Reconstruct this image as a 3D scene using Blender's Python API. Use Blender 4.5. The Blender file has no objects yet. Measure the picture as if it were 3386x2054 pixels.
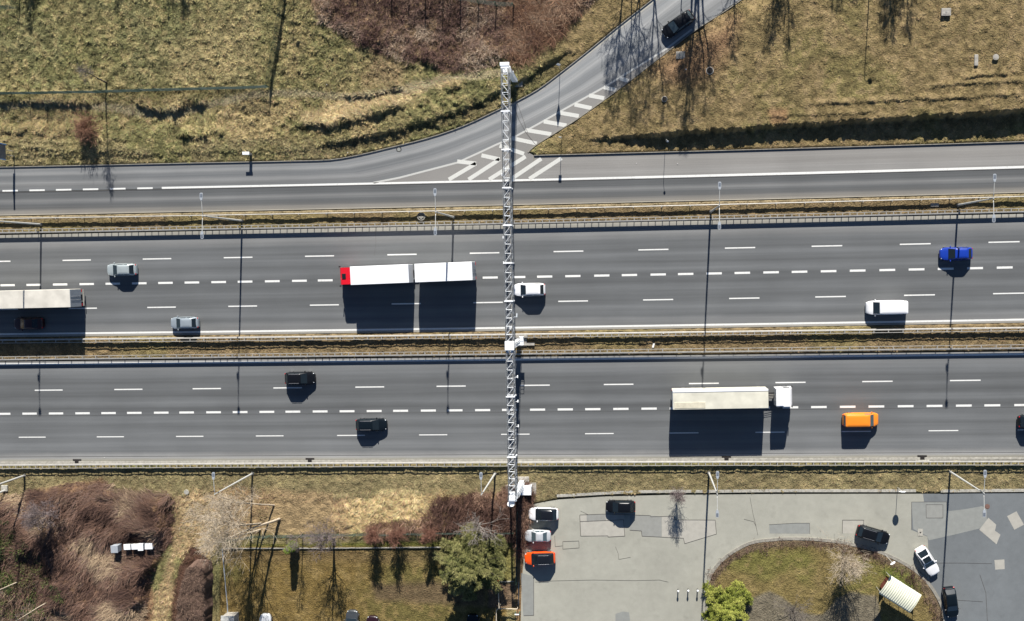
import bpy, math, random
import numpy as np
from mathutils import Vector, Matrix
random.seed(7)
rng = np.random.default_rng(11)
rad = math.radians
sc = bpy.context.scene

# ------------------------------------------------------------------ camera
IMW, IMH = 3386.0, 2054.0
FOC, PPX, PPY, HCAM = 3290.0, 1870.0, 1060.0, 140.0
NADX, NADY = 2078.0, 885.0
_n = Vector(((NADX-PPX)/FOC, -(NADY-PPY)/FOC, -1.0)).normalized()
ROT = _n.rotation_difference(Vector((0, 0, -1))).to_matrix()
RNP = np.array(ROT)
cd = bpy.data.cameras.new('camera'); cam = bpy.data.objects.new('camera', cd)
sc.collection.objects.link(cam); sc.camera = cam
cam.matrix_world = Matrix.Translation((0, 0, HCAM)) @ ROT.to_4x4()
cd.sensor_width = 36.0; cd.lens = FOC/IMW*36.0
cd.shift_x = (IMW/2-PPX)/IMW; cd.shift_y = -(IMH/2-PPY)/IMW
cd.clip_start = 1.0; cd.clip_end = 3000.0

def G(px, py, z=0.0):
    """the point at height z that the photograph shows at pixel (px, py)"""
    d = ROT @ Vector(((px-PPX)/FOC, -(py-PPY)/FOC, -1.0))
    k = (HCAM-z)/-d.z
    return Vector((d.x*k, d.y*k, z))
def PIX(x, y, z=0.0):
    v = np.stack([x, y, np.broadcast_to(z, x.shape)-HCAM], -1) @ RNP
    return PPX+FOC*v[..., 0]/-v[..., 2], PPY-FOC*v[..., 1]/-v[..., 2]

# ------------------------------------------------------------------ light
SUN_EL = rad(28.5)
SH = Vector((-0.042, -1.0)).normalized()          # ground direction in which shadows fall
w = bpy.data.worlds.new('World'); sc.world = w; w.use_nodes = True
nt = w.node_tree
sky = nt.nodes.new('ShaderNodeTexSky'); sky.sky_type = 'NISHITA'; sky.sun_disc = False
sky.air_density = 0.7; sky.dust_density = 0.2; sky.ozone_density = 3.0; sky.sun_elevation = SUN_EL; sky.sun_rotation = rad(2.4)
nt.links.new(sky.outputs[0], nt.nodes['Background'].inputs[0])
nt.nodes['Background'].inputs[1].default_value = 0.05
sl = bpy.data.lights.new('sun', 'SUN'); sl.energy = 5.0; sl.angle = rad(0.5); sl.color = (1.0, 0.955, 0.89)
so = bpy.data.objects.new('sun', sl); sc.collection.objects.link(so)
so.rotation_euler = Vector((SH.x*math.cos(SUN_EL), SH.y*math.cos(SUN_EL), -math.sin(SUN_EL))).to_track_quat('-Z', 'Y').to_euler()
sc.view_settings.view_transform = 'Standard'; sc.view_settings.look = 'None'
sc.view_settings.exposure = 0.88; sc.view_settings.gamma = 1.0

# ------------------------------------------------------------------ naming helpers
col = sc.collection
def tag(o, label=None, cat=None, group=None, kind=None):
    if label: o['label'] = label
    if cat: o['category'] = cat
    if group: o['group'] = group
    if kind: o['kind'] = kind
    return o
def thing(name, loc, rz=0.0, label=None, cat=None, group=None):
    o = bpy.data.objects.new(name, None); col.objects.link(o)
    o.location = loc; o.rotation_euler = (0, 0, rz); o.empty_display_size = 0.3
    return tag(o, label, cat, group)
def copy_tree(o, parent=None):
    c = o.copy(); col.objects.link(c)
    if parent is not None: c.parent = parent
    for ch in list(o.children): copy_tree(ch, c)
    return c

class MB:
    def __init__(s): s.v = []; s.f = []; s.uv = None
    def add(s, vs, fs):
        b = len(s.v); s.v += [tuple(v) for v in vs]; s.f += [tuple(i+b for i in f) for f in fs]; return s
    def box(s, c, size, rz=0.0, taper=1.0, m=None):
        x, y, z = size[0]/2, size[1]/2, size[2]/2
        pts = [(-x,-y,-z),(x,-y,-z),(x,y,-z),(-x,y,-z)]+[(a*taper,b*taper,z) for a,b in ((-x,-y),(x,-y),(x,y),(-x,y))]
        R = m or Matrix.Rotation(rz, 3, 'Z')
        return s.add([Vector(c)+R @ Vector(p) for p in pts], [(0,3,2,1),(4,5,6,7),(0,1,5,4),(1,2,6,5),(2,3,7,6),(3,0,4,7)])
    def bbox(s, c, size, b=0.04, rz=0.0):
        """box with chamfered vertical edges and top"""
        x, y, z = size[0]/2, size[1]/2, size[2]/2
        o = [(-x+b,-y),(x-b,-y),(x,-y+b),(x,y-b),(x-b,y),(-x+b,y),(-x,y-b),(-x,-y+b)]
        R = Matrix.Rotation(rz, 3, 'Z'); C = Vector(c)
        r0 = [(p[0],p[1],-z) for p in o]; r1 = [(p[0],p[1],z-b) for p in o]
        k = [(max(-x+b,min(x-b,p[0])), max(-y+b,min(y-b,p[1])), z) for p in o]
        vs = [C+R @ Vector(p) for p in r0+r1+k]
        fs = [tuple(range(7,-1,-1)), tuple(range(16,24))]
        for i in range(8):
            j = (i+1)%8; fs += [(i,j,8+j,8+i),(8+i,8+j,16+j,16+i)]
        return s.add(vs, fs)
    def tube(s, p0, p1, r0, r1=None, n=6, cap=True):
        r1 = r0 if r1 is None else r1
        p0, p1 = Vector(p0), Vector(p1); d = (p1-p0)
        if d.length < 1e-6: return s
        q = d.to_track_quat('Z', 'Y').to_matrix(); vs = []
        for p, r in ((p0, r0), (p1, r1)):
            for i in range(n):
                a = 2*math.pi*i/n; vs.append(p+q @ Vector((r*math.cos(a), r*math.sin(a), 0)))
        fs = [(i, (i+1)%n, n+(i+1)%n, n+i) for i in range(n)]
        if cap: fs += [tuple(range(n-1,-1,-1)), tuple(range(n, 2*n))]
        return s.add(vs, fs)
    def path(s, pts, r, n=6):
        for a, b in zip(pts, pts[1:]): s.tube(a, b, r, n=n)
        return s
    def poly(s, pts, z=None):
        vs = [Vector((p[0], p[1], p[2] if z is None else z)) for p in pts]
        return s.add(vs, [tuple(range(len(vs)))])
    def prism(s, pts, z0, z1):
        n = len(pts); a = sum(pts[i][0]*pts[(i+1)%n][1]-pts[(i+1)%n][0]*pts[i][1] for i in range(n))
        if a < 0: pts = pts[::-1]
        vs = [(p[0],p[1],z0) for p in pts]+[(p[0],p[1],z1) for p in pts]
        return s.add(vs, [tuple(range(n-1,-1,-1)), tuple(range(n,2*n))]+[(i,(i+1)%n,n+(i+1)%n,n+i) for i in range(n)])
    def lathe(s, prof, n=16, c=(0,0,0)):
        vs = []; C = Vector(c)
        for r, z in prof:
            for i in range(n):
                a = 2*math.pi*i/n; vs.append(C+Vector((r*math.cos(a), r*math.sin(a), z)))
        fs = []
        for k in range(len(prof)-1):
            for i in range(n):
                j = (i+1)%n; fs.append((k*n+i, k*n+j, (k+1)*n+j, (k+1)*n+i))
        fs += [tuple(range(n-1,-1,-1)), tuple(range((len(prof)-1)*n, len(prof)*n))]
        return s.add(vs, fs)
    def build(s, name, m, parent=None, smooth=False, label=None, cat=None, group=None, kind=None):
        me = bpy.data.meshes.new(name); me.from_pydata(s.v, [], s.f); me.update()
        if smooth:
            for p in me.polygons: p.use_smooth = True
        me.materials.append(m)
        if s.uv is not None:
            u = me.uv_layers.new(name='UVMap')
            for lp in me.loops: u.data[lp.index].uv = s.uv[lp.vertex_index]
        o = bpy.data.objects.new(name, me); col.objects.link(o)
        if parent is not None: o.parent = parent
        return tag(o, label, cat, group, kind)

def np_mesh(name, V, T, m, C=None, parent=None):
    """triangle mesh from numpy arrays, optional per-vertex colour"""
    me = bpy.data.meshes.new(name)
    me.vertices.add(len(V)); me.vertices.foreach_set('co', np.ascontiguousarray(V, dtype=np.float32).ravel())
    k = T.shape[1]
    me.loops.add(T.size); me.loops.foreach_set('vertex_index', np.ascontiguousarray(T, dtype=np.int32).ravel())
    me.polygons.add(len(T)); me.polygons.foreach_set('loop_start', np.arange(0, T.size, k, dtype=np.int32))
    me.update(calc_edges=True)
    if C is not None:
        a = me.attributes.new('tint', 'FLOAT_COLOR', 'POINT')
        a.data.foreach_set('color', np.concatenate([C, np.ones((len(C), 1))], 1).astype(np.float32).ravel())
    me.materials.append(m)
    o = bpy.data.objects.new(name, me); col.objects.link(o)
    if parent is not None: o.parent = parent
    return o

# ------------------------------------------------------------------ materials
def newmat(name):
    m = bpy.data.materials.new(name); m.use_nodes = True
    return m, m.node_tree, m.node_tree.nodes['Principled BSDF']
def mat(name, c, rough=0.6, metal=0.0, var=0.12, scale=3.0, bump=0.0, coat=0.0, spec=0.5):
    m, t, b = newmat(name)
    b.inputs['Roughness'].default_value = rough; b.inputs['Metallic'].default_value = metal
    b.inputs['Coat Weight'].default_value = coat; b.inputs['Coat Roughness'].default_value = 0.05
    b.inputs['Specular IOR Level'].default_value = spec
    tc = t.nodes.new('ShaderNodeTexCoord'); n = t.nodes.new('ShaderNodeTexNoise')
    n.inputs['Scale'].default_value = scale; n.inputs['Detail'].default_value = 5
    t.links.new(tc.outputs['Object'], n.inputs['Vector'])
    r = t.nodes.new('ShaderNodeValToRGB')
    r.color_ramp.elements[0].position = 0.3; r.color_ramp.elements[1].position = 0.7
    r.color_ramp.elements[0].color = tuple(x*(1-var) for x in c)+(1,)
    r.color_ramp.elements[1].color = tuple(min(1, x*(1+var)) for x in c)+(1,)
    t.links.new(n.outputs[0], r.inputs[0]); t.links.new(r.outputs[0], b.inputs['Base Color'])
    if bump:
        bp = t.nodes.new('ShaderNodeBump'); bp.inputs['Strength'].default_value = bump; bp.inputs['Distance'].default_value = 0.02
        t.links.new(n.outputs[0], bp.inputs['Height']); t.links.new(bp.outputs[0], b.inputs['Normal'])
    return m
def tint_mat(name, rough=0.9, var=0.25, scale=6.0, bump=0.0, bscale=8.0, bdist=0.05, transl=0.0):
    m, t, b = newmat(name)
    b.inputs['Roughness'].default_value = rough; b.inputs['Specular IOR Level'].default_value = 0.15
    a = t.nodes.new('ShaderNodeAttribute'); a.attribute_name = 'tint'
    tc = t.nodes.new('ShaderNodeTexCoord'); n = t.nodes.new('ShaderNodeTexNoise')
    n.inputs['Scale'].default_value = scale; n.inputs['Detail'].default_value = 6; n.inputs['Roughness'].default_value = 0.65
    t.links.new(tc.outputs['Object'], n.inputs['Vector'])
    mr = t.nodes.new('ShaderNodeMapRange'); mr.inputs[1].default_value = 0.3; mr.inputs[2].default_value = 0.7
    mr.inputs[3].default_value = 1-var; mr.inputs[4].default_value = 1+var
    t.links.new(n.outputs[0], mr.inputs[0])
    mx = t.nodes.new('ShaderNodeVectorMath'); mx.operation = 'SCALE'
    t.links.new(a.outputs['Color'], mx.inputs[0]); t.links.new(mr.outputs[0], mx.inputs['Scale'])
    t.links.new(mx.outputs[0], b.inputs['Base Color'])
    if bump:
        n2 = t.nodes.new('ShaderNodeTexNoise'); n2.inputs['Scale'].default_value = bscale; n2.inputs['Detail'].default_value = 4
        t.links.new(tc.outputs['Object'], n2.inputs['Vector'])
        bp = t.nodes.new('ShaderNodeBump'); bp.inputs['Strength'].default_value = bump; bp.inputs['Distance'].default_value = bdist
        t.links.new(n2.outputs[0], bp.inputs['Height']); t.links.new(bp.outputs[0], b.inputs['Normal'])
    return m
def strip_mat(name, stops, rough=0.85, wob=0.012, grain=0.16, streak=0.10, xg=None):
    """asphalt whose colour follows the lanes: UV.y runs across the road, UV.x along it in metres"""
    m, t, b = newmat(name); L = t.links.new
    b.inputs['Roughness'].default_value = rough; b.inputs['Specular IOR Level'].default_value = 0.3
    uv = t.nodes.new('ShaderNodeUVMap'); uv.uv_map = 'UVMap'
    sp = t.nodes.new('ShaderNodeSeparateXYZ'); L(uv.outputs[0], sp.inputs[0])
    tc = t.nodes.new('ShaderNodeTexCoord')
    n1 = t.nodes.new('ShaderNodeTexNoise'); n1.inputs['Scale'].default_value = 0.35; n1.inputs['Detail'].default_value = 3
    L(tc.outputs['Object'], n1.inputs['Vector'])
    ma = t.nodes.new('ShaderNodeMath'); ma.operation = 'MULTIPLY_ADD'; ma.inputs[1].default_value = wob*2; ma.inputs[2].default_value = -wob
    L(n1.outputs[0], ma.inputs[0])
    ad = t.nodes.new('ShaderNodeMath'); L(sp.outputs[1], ad.inputs[0]); L(ma.outputs[0], ad.inputs[1])
    r = t.nodes.new('ShaderNodeValToRGB'); cr = r.color_ramp
    while len(cr.elements) > 1: cr.elements.remove(cr.elements[-1])
    cr.elements[0].position = stops[0][0]; cr.elements[0].color = tuple(stops[0][1])+(1,)
    for p, c in stops[1:]:
        e = cr.elements.new(p); e.color = tuple(c)+(1,)
    L(ad.outputs[0], r.inputs[0])
    # streaks stretched along the road
    cb = t.nodes.new('ShaderNodeCombineXYZ'); m1 = t.nodes.new('ShaderNodeMath'); m1.operation = 'MULTIPLY'; m1.inputs[1].default_value = 0.035
    m2 = t.nodes.new('ShaderNodeMath'); m2.operation = 'MULTIPLY'; m2.inputs[1].default_value = 26.0
    L(sp.outputs[0], m1.inputs[0]); L(sp.outputs[1], m2.inputs[0]); L(m1.outputs[0], cb.inputs[0]); L(m2.outputs[0], cb.inputs[1])
    n2 = t.nodes.new('ShaderNodeTexNoise'); n2.inputs['Scale'].default_value = 1.0; n2.inputs['Detail'].default_value = 4
    L(cb.outputs[0], n2.inputs['Vector'])
    n3 = t.nodes.new('ShaderNodeTexNoise'); n3.inputs['Scale'].default_value = 9.0; n3.inputs['Detail'].default_value = 8; n3.inputs['Roughness'].default_value = 0.8
    L(tc.outputs['Object'], n3.inputs['Vector'])
    n4 = t.nodes.new('ShaderNodeTexNoise'); n4.inputs['Scale'].default_value = 0.12; n4.inputs['Detail'].default_value = 4
    L(tc.outputs['Object'], n4.inputs['Vector'])
    def mr(n, a):
        q = t.nodes.new('ShaderNodeMapRange'); q.inputs[1].default_value = 0.25; q.inputs[2].default_value = 0.75
        q.inputs[3].default_value = 1-a; q.inputs[4].default_value = 1+a; L(n.outputs[0], q.inputs[0]); return q
    q1, q2, q3 = mr(n2, streak*1.5), mr(n3, grain*1.2), mr(n4, 0.09)
    k1 = t.nodes.new('ShaderNodeMath'); k1.operation = 'MULTIPLY'; L(q1.outputs[0], k1.inputs[0]); L(q2.outputs[0], k1.inputs[1])
    k2 = t.nodes.new('ShaderNodeMath'); k2.operation = 'MULTIPLY'; L(k1.outputs[0], k2.inputs[0]); L(q3.outputs[0], k2.inputs[1])
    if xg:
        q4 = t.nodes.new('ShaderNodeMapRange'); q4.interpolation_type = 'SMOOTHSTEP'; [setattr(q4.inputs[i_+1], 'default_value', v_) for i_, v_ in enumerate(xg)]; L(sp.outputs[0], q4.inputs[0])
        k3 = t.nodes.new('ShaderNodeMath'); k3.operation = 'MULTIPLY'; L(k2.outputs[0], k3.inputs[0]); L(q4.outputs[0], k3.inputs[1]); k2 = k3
    vm = t.nodes.new('ShaderNodeVectorMath'); vm.operation = 'SCALE'; L(r.outputs[0], vm.inputs[0]); L(k2.outputs[0], vm.inputs['Scale'])
    L(vm.outputs[0], b.inputs['Base Color'])
    bp = t.nodes.new('ShaderNodeBump'); bp.inputs['Strength'].default_value = 0.15; bp.inputs['Distance'].default_value = 0.01
    L(n3.outputs[0], bp.inputs['Height']); L(bp.outputs[0], b.inputs['Normal'])
    return m
def worn_mat(name, c, under, wear=0.45, scale=7.0):
    """paint worn through to the asphalt in patches of its own"""
    m, t, b = newmat(name); L = t.links.new; b.inputs['Roughness'].default_value = 0.7
    tc = t.nodes.new('ShaderNodeTexCoord'); n = t.nodes.new('ShaderNodeTexNoise')
    n.inputs['Scale'].default_value = scale; n.inputs['Detail'].default_value = 8; n.inputs['Roughness'].default_value = 0.75
    L(tc.outputs['Object'], n.inputs['Vector'])
    r = t.nodes.new('ShaderNodeValToRGB'); e = r.color_ramp.elements
    e[0].position = wear-0.1; e[0].color = tuple(under)+(1,); e[1].position = wear+0.06; e[1].color = tuple(c)+(1,)
    L(n.outputs[0], r.inputs[0]); L(r.outputs[0], b.inputs['Base Color'])
    return m

def lot_mat(name, c):
    m, t, b = newmat(name); L = t.links.new; b.inputs['Roughness'].default_value = .9; b.inputs['Specular IOR Level'].default_value = .25
    tc = t.nodes.new('ShaderNodeTexCoord'); last = None
    for sc_, dt, a, lo, hi in ((.09, 4, .10, .3, .7), (.8, 6, .07, .3, .7), (14., 8, .14, .25, .75), (.45, 2, .16, .60, .78)):
        n = t.nodes.new('ShaderNodeTexNoise'); n.inputs['Scale'].default_value = sc_; n.inputs['Detail'].default_value = dt; n.inputs['Roughness'].default_value = .65
        L(tc.outputs['Object'], n.inputs['Vector'])
        q = t.nodes.new('ShaderNodeMapRange'); q.inputs[1].default_value = lo; q.inputs[2].default_value = hi; q.inputs[3].default_value = 1+(a if lo < .5 else 0); q.inputs[4].default_value = 1-a
        L(n.outputs[0], q.inputs[0])
        if last: k = t.nodes.new('ShaderNodeMath'); k.operation = 'MULTIPLY'; L(last.outputs[0], k.inputs[0]); L(q.outputs[0], k.inputs[1]); last = k
        else: last = q
    v = t.nodes.new('ShaderNodeVectorMath'); v.operation = 'SCALE'; v.inputs[0].default_value = c; L(last.outputs[0], v.inputs['Scale']); L(v.outputs[0], b.inputs['Base Color'])
    return m
M = {}
M['white'] = worn_mat('road_paint_white', (0.70, 0.70, 0.67), (0.42, 0.42, 0.40), 0.40, 3.5)
M['worn'] = worn_mat('worn_road_paint', (0.56, 0.56, 0.52), (0.20, 0.195, 0.185), 0.37)
M['wornthin'] = worn_mat('worn_line_paint', (0.47, 0.47, 0.44), (0.2, 0.2, 0.19), 0.38)
M['steel'] = mat('galvanised_steel', (0.40, 0.385, 0.35), 0.55, 0.2, 0.15, 2.0)
M['steeld'] = mat('dull_steel', (0.33, 0.32, 0.29), 0.6, 0.2)
M['gantry'] = mat('white_painted_steel', (0.86, 0.88, 0.89), 0.45, 0.0, 0.05)
M['concrete'] = mat('concrete', (0.34, 0.32, 0.28), 0.9, 0, 0.22, 2.5, 0.4)
M['kerb'] = mat('kerb_stone', (0.25, 0.235, 0.20), 0.9, 0, 0.25, 3.0, 0.4)
M['kerbl'] = mat('pale_kerb_stone', (0.35, 0.335, 0.29), 0.9, 0, 0.25, 3.0, 0.4)
M['dark'] = mat('dark_rubber', (0.02, 0.02, 0.022), 0.8)
M['tyre'] = mat('tyre_rubber', (0.025, 0.025, 0.027), 0.85)
M['rim'] = mat('alloy_rim', (0.5, 0.5, 0.52), 0.3, 0.8)
M['glass'] = mat('dark_car_glass', (0.012, 0.018, 0.022), 0.06, 0, 0.05, spec=0.6)
M['glassl'] = mat('pale_car_glass', (0.07, 0.10, 0.11), 0.08, 0, 0.05, spec=0.8)
M['headlight'] = mat('headlight_lens', (0.75, 0.78, 0.8), 0.15, 0, 0.03)
M['tail'] = mat('tail_light_lens', (0.45, 0.01, 0.015), 0.2, 0, 0.03)
M['plate'] = mat('number_plate_white', (0.75, 0.75, 0.72), 0.5)
M['lampgrey'] = mat('lamp_housing_grey', (0.36, 0.39, 0.42), 0.45, 0.1, 0.06)
M['lampdark'] = mat('lamp_cover_dark', (0.14, 0.16, 0.19), 0.35)
M['pole'] = mat('pale_pole', (0.50, 0.50, 0.47), 0.5, 0.1, 0.08)
M['greenwire'] = mat('green_fence_coating', (0.006, 0.026, 0.018), 0.7)
M['greenpost'] = mat('green_post_paint', (0.05, 0.11, 0.07), 0.6)
M['hole'] = mat('dark_shaft', (0.012, 0.010, 0.009), 0.9)
M['bark'] = mat('grey_bark', (0.15, 0.13, 0.11), 0.9, 0, 0.3, 6)
M['barkd'] = mat('dark_bark', (0.055, 0.045, 0.04), 0.9, 0, 0.3, 6)
M['barkp'] = mat('pale_bark', (0.42, 0.35, 0.26), 0.85, 0, 0.2, 6)
M['twigrust'] = mat('pale_rust_twigs', (0.25, 0.135, 0.085), 0.9, 0, 0.3, 5)
M['barkg'] = mat('weathered_grey_twigs', (0.24, 0.21, 0.185), 0.9, 0, 0.3, 5)
M['twigpurple'] = mat('purple_grey_twigs', (0.17, 0.135, 0.13), 0.9, 0, 0.3, 5)
M['twigred'] = mat('red_brown_twigs', (0.19, 0.09, 0.06), 0.9, 0, 0.35, 5)
M['roofpale'] = mat('cream_corrugated_sheet', (0.62, 0.63, 0.50), 0.5, 0, 0.06)
M['litter'] = mat('white_litter', (0.75, 0.73, 0.7), 0.7)
M['orange'] = mat('orange_plastic', (0.8, 0.12, 0.02), 0.5)
M['tubes'] = mat('pale_tube_paint', (0.60, 0.52, 0.40), 0.5)
M['bluesign'] = mat('blue_sign_sheet', (0.03, 0.16, 0.42), 0.4)
M['crack'] = mat('crack_filler', (0.07, 0.065, 0.06), 0.8)
M['red'] = mat('shelter_red_side', (0.11, 0.03, 0.025), 0.5)
def paint(name, c, rough=0.35, metal=0.0, coat=0.35, spec=.5): return mat(name, c, rough, metal, 0.03, 1.0, 0, coat, spec)
# ------------------------------------------------------------------ roads
def ys(pts):
    """a line of the road sampled on the photograph, continued beyond both sides"""
    X = np.array([p[0] for p in pts], float); Y = np.array([p[1] for p in pts], float)
    c = np.polyfit(X, Y, 2 if len(pts) > 2 else 1)
    return lambda x: float(np.interp(x, X, Y)) if False else float(np.polyval(c, x))
XR = list(range(-900, 4700, 100))
def wl(f, dy=0.0, z=0.0, xs=XR): return [G(x, f(x)+dy, z) for x in xs]
def resample(P, n):
    P = [Vector((p[0], p[1], 0)) for p in P]
    d = [0.0]
    for a, b in zip(P, P[1:]): d.append(d[-1]+(b-a).length)
    out = []; j = 0
    for i in range(n):
        t = d[-1]*i/(n-1)
        while j < len(d)-2 and d[j+1] < t: j += 1
        k = (t-d[j])/max(1e-9, d[j+1]-d[j]); out.append(P[j].lerp(P[j+1], min(1, max(0, k))))
    return out, d[-1]
def strip(name, A, B, z, m, n=60, kind='structure', cross=1, parent=None):
    a, L = resample(A, n); b, _ = resample(B, n); mb = MB(); mb.uv = []
    for i in range(n):
        for k in range(cross+1):
            p = a[i].lerp(b[i], k/cross); mb.v.append((p.x, p.y, z)); mb.uv.append((L*i/(n-1), 1-k/cross))
    c = cross+1
    for i in range(n-1):
        for k in range(cross): mb.f.append((i*c+k, i*c+k+1, (i+1)*c+k+1, (i+1)*c+k))
    return mb.build(name, m, parent, kind=kind)
A0 = (0.120, 0.122, 0.120)
def sh(k, t=0.0):
    k = 1.10+(k-1.06)*1.75; return (0.1165*k*(1+t), 0.1215*k, 0.1235*k*(1-t))
f_nu = ys([(0,777),(850,763),(1700,742),(2536,725),(3386,708)])       # north carriageway, upper edge
f_nl = ys([(0,1105),(850,1095.5),(1700,1084),(2536,1071),(3386,1057)])  # its lower solid line
f_su = ys([(0,1196),(850,1190),(1700,1180),(2536,1171.5),(3386,1163)])
f_sl = ys([(0,1525),(850,1521.5),(1700,1517),(2536,1513),(3386,1510)])
f_tl = ys([(0,712),(850,698),(1700,678),(2536,658),(3386,638)])       # feeder road lower edge
f_tm = ys([(0,632),(535,622),(850,614),(1251,605),(1700,598),(2100,588),(2550,575),(2937,565),(3386,552)])
SAND = (0.30, 0.27, 0.205); SANDL = (0.235, 0.215, 0.175)
st_n = [(0.0,(0.30,.285,.25)),(0.033,(0.27,.26,.235)),(0.04,sh(1.2,.03)),(0.09,sh(1.22,.02)),(0.13,sh(1.0)),(0.20,sh(1.12)),(0.26,sh(0.98)),(0.31,sh(0.95)),(0.39,sh(1.06)),(0.45,sh(0.92)),(0.52,sh(0.95)),(0.57,sh(1.12)),(0.63,sh(0.96)),(0.70,sh(1.12)),(0.76,sh(0.98)),(0.83,sh(1.03)),(0.89,sh(1.28,.03)),(0.94,sh(1.38,.03)),(0.975,(0.27,.26,.225)),(1.0,(0.33,.32,.28))]
strip('road', wl(f_nu), wl(f_nl, 10), 0.0, strip_mat('asphalt_north', st_n))
st_s = [(0.0,(0.26,.25,.21)),(0.03,sh(1.75,.04)),(0.06,sh(1.4,.03)),(0.09,sh(1.1)),(0.16,sh(1.2)),(0.21,sh(1.05)),(0.27,sh(1.12)),(0.34,sh(0.97)),(0.40,sh(1.12)),(0.46,sh(1.0)),(0.52,sh(0.88)),(0.58,sh(1.12)),(0.65,sh(0.9)),(0.72,sh(1.0)),(0.79,sh(0.93)),(0.87,sh(1.14)),(0.95,sh(1.2,.02)),(1.0,sh(1.6,.05))]
strip('road', wl(f_su), wl(f_sl), 0.0, strip_mat('asphalt_south', st_s))
# feeder road: lower lane full length
st_f = [(0.0,(0.42,.39,.32)),(0.025,(0.34,.315,.26)),(0.045,(0.22,.205,.18)),(0.16,(0.19,.182,.165)),(0.27,sh(0.95,.03)),(0.42,sh(0.93)),(0.60,sh(1.3,.03)),(0.72,sh(0.93)),(0.9,sh(0.88)),(1.0,sh(0.98))]
strip('road', wl(f_tm, 4), wl(f_tl), 0.0, strip_mat('asphalt_feeder', st_f))
KU = [(-900,566),(-400,560),(0,554),(300,548),(620,541),(850,536.5),(960,534),(1091,530),(1187,514),(1284,491),(1412,459),(1533,418),(1653,362),(1700,341),(1780,297),(1849,246),(1941,174),(2041,92),(2102,44),(2158,0),(2240,-65),(2400,-190),(2700,-430)]
KL = [(-900,632),(-400,635),(0,634),(535,624),(850,616),(1100,610),(1251,603),(1380,572),(1512,538),(1600,499),(1700,455),(1861,365),(1997,291),(2126,211),(2206,161),(2282,112),(2380,44),(2447,-2),(2560,-85),(2720,-215),(3000,-430)]
g = lambda P, z=0.0: [G(x, y, z) for x, y in P]
st_r = [(0.0,sh(1.15)),(0.18,sh(1.12,.02)),(0.32,sh(1.45,.03)),(0.46,sh(1.1)),(0.6,sh(1.12)),(0.70,sh(1.5,.03)),(0.83,sh(1.25)),(0.93,sh(1.3,.04)),(0.955,(0.27,.26,.225)),(0.97,(0.35,.33,.28)),(1.0,(0.36,.33,.27))]
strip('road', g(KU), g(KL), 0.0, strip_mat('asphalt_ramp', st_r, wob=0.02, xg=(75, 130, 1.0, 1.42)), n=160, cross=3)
# hatched triangle and the lane right of the grass wedge
WU = [(1745,503),(1772,478),(1861,422),(1917,386),(1997,329),(2073,273),(2150,213),(2222,157),(2302,96),(2383,44),(2447,0)]
tri = [(1251,603),(1380,572),(1512,538),(1600,499),(1700,455),(1861,365),(1997,291),(2126,211),(2206,161),(2282,112)]
triB = [(1251,608),(1400,606),(1560,603),(1745,600),(1770,480),(1861,422),(1997,329),(2073,273),(2150,213),(2300,99)]
m_tri = strip_mat('asphalt_hatched', [(0.0,sh(1.5,.07)),(0.5,sh(1.45,.08)),(1.0,sh(1.5,.06))])
mb = MB(); T = g([(1251,603),(1380,572),(1512,538),(1600,499),(1700,455),(1861,365),(1997,291),(2126,211),(2206,161),(2282,112),(2310,92),(2330,82),(2302,96),(2222,157),(2150,213),(2073,273),(1997,329),(1917,386),(1861,422),(1772,478),(1745,503),(1765,514),(1766,600),(1500,604)])
mb.poly(T, 0.0); mb.uv = [(p.x, 0.5) for p in T]; mb.build('road', m_tri, kind='structure')
f_wl = ys([(1760,515),(1941,511),(2142,507),(2343,500.5),(2550,494),(2978,482),(3386,470)])
xs2 = list(range(1766, 4700, 100))
m_aux = strip_mat('asphalt_slip_lane', [(0.0,sh(1.45,.07)),(0.3,sh(1.6,.07)),(0.55,sh(1.45,.08)),(0.8,sh(1.55,.08)),(1.0,sh(1.3,.08))])
strip('road', [G(x, f_wl(x)) for x in xs2], [G(x, f_tm(x)+4) for x in xs2], 0.0, m_aux)

# painted markings (sheets 4 mm above the asphalt)
def mark(mb, p, q, wpx, z=0.006):
    a, b = G(*p, z), G(*q, z); d = (b-a).normalized(); n = Vector((-d.y, d.x, 0))*(wpx/23.5/2)
    mb.add([a-n, b-n, b+n, a+n], [(0,1,2,3)])
def line_mark(mb, f, x0, x1, wpx, z=0.006, dy=0):
    n = max(1, int((x1-x0)/90))
    for i in range(n):
        mark(mb, (x0+(x1-x0)*i/n, f(x0+(x1-x0)*i/n)+dy), (x0+(x1-x0)*(i+1)/n, f(x0+(x1-x0)*(i+1)/n)+dy), wpx, z)
def dashes(mb, f, starts, lens, wpx):
    st = list(starts); 
    while st[0] > -200: st.insert(0, st[0]-(st[1]-st[0]))
    while st[-1] < 3700: st.append(st[-1]*2-st[-2])
    for s in st: 
        L = lens*(1+(s-1700)*3.2e-5); mark(mb, (s, f(s)), (s+L, f(s+L)), wpx)
l1 = ys([(25,864.6),(253,860),(519,856),(788,851.6),(1058,847),(1331,842),(1608,837),(1881,831),(2162,825),(2449,820.7),(2736,813.5),(3028,806.6),(3322,800.6)])
l2 = ys([(25,943.6),(546,935.5),(809,931.5),(1076,927.5),(1621,917.5),(1802,914.7),(2177,908),(2455,903),(2644,899.4),(2934,893),(3323,884.5)])
l3 = ys([(265,1020),(534,1015.9),(803,1013),(1073,1008.6),(1615,1000.6),(1895.6,995.8),(2177,991.4),(2461,986),(2747.6,981.7),(3041,975.7),(3335,970.5)])
k1 = ys([(162,1290),(424,1288),(685,1285.5),(952,1282.7),(1223.6,1280),(1493,1277),(1770,1274.8),(2046.7,1271),(2328,1268),(2615,1264.5),(2902,1261),(3196.6,1258.7)])
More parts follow.
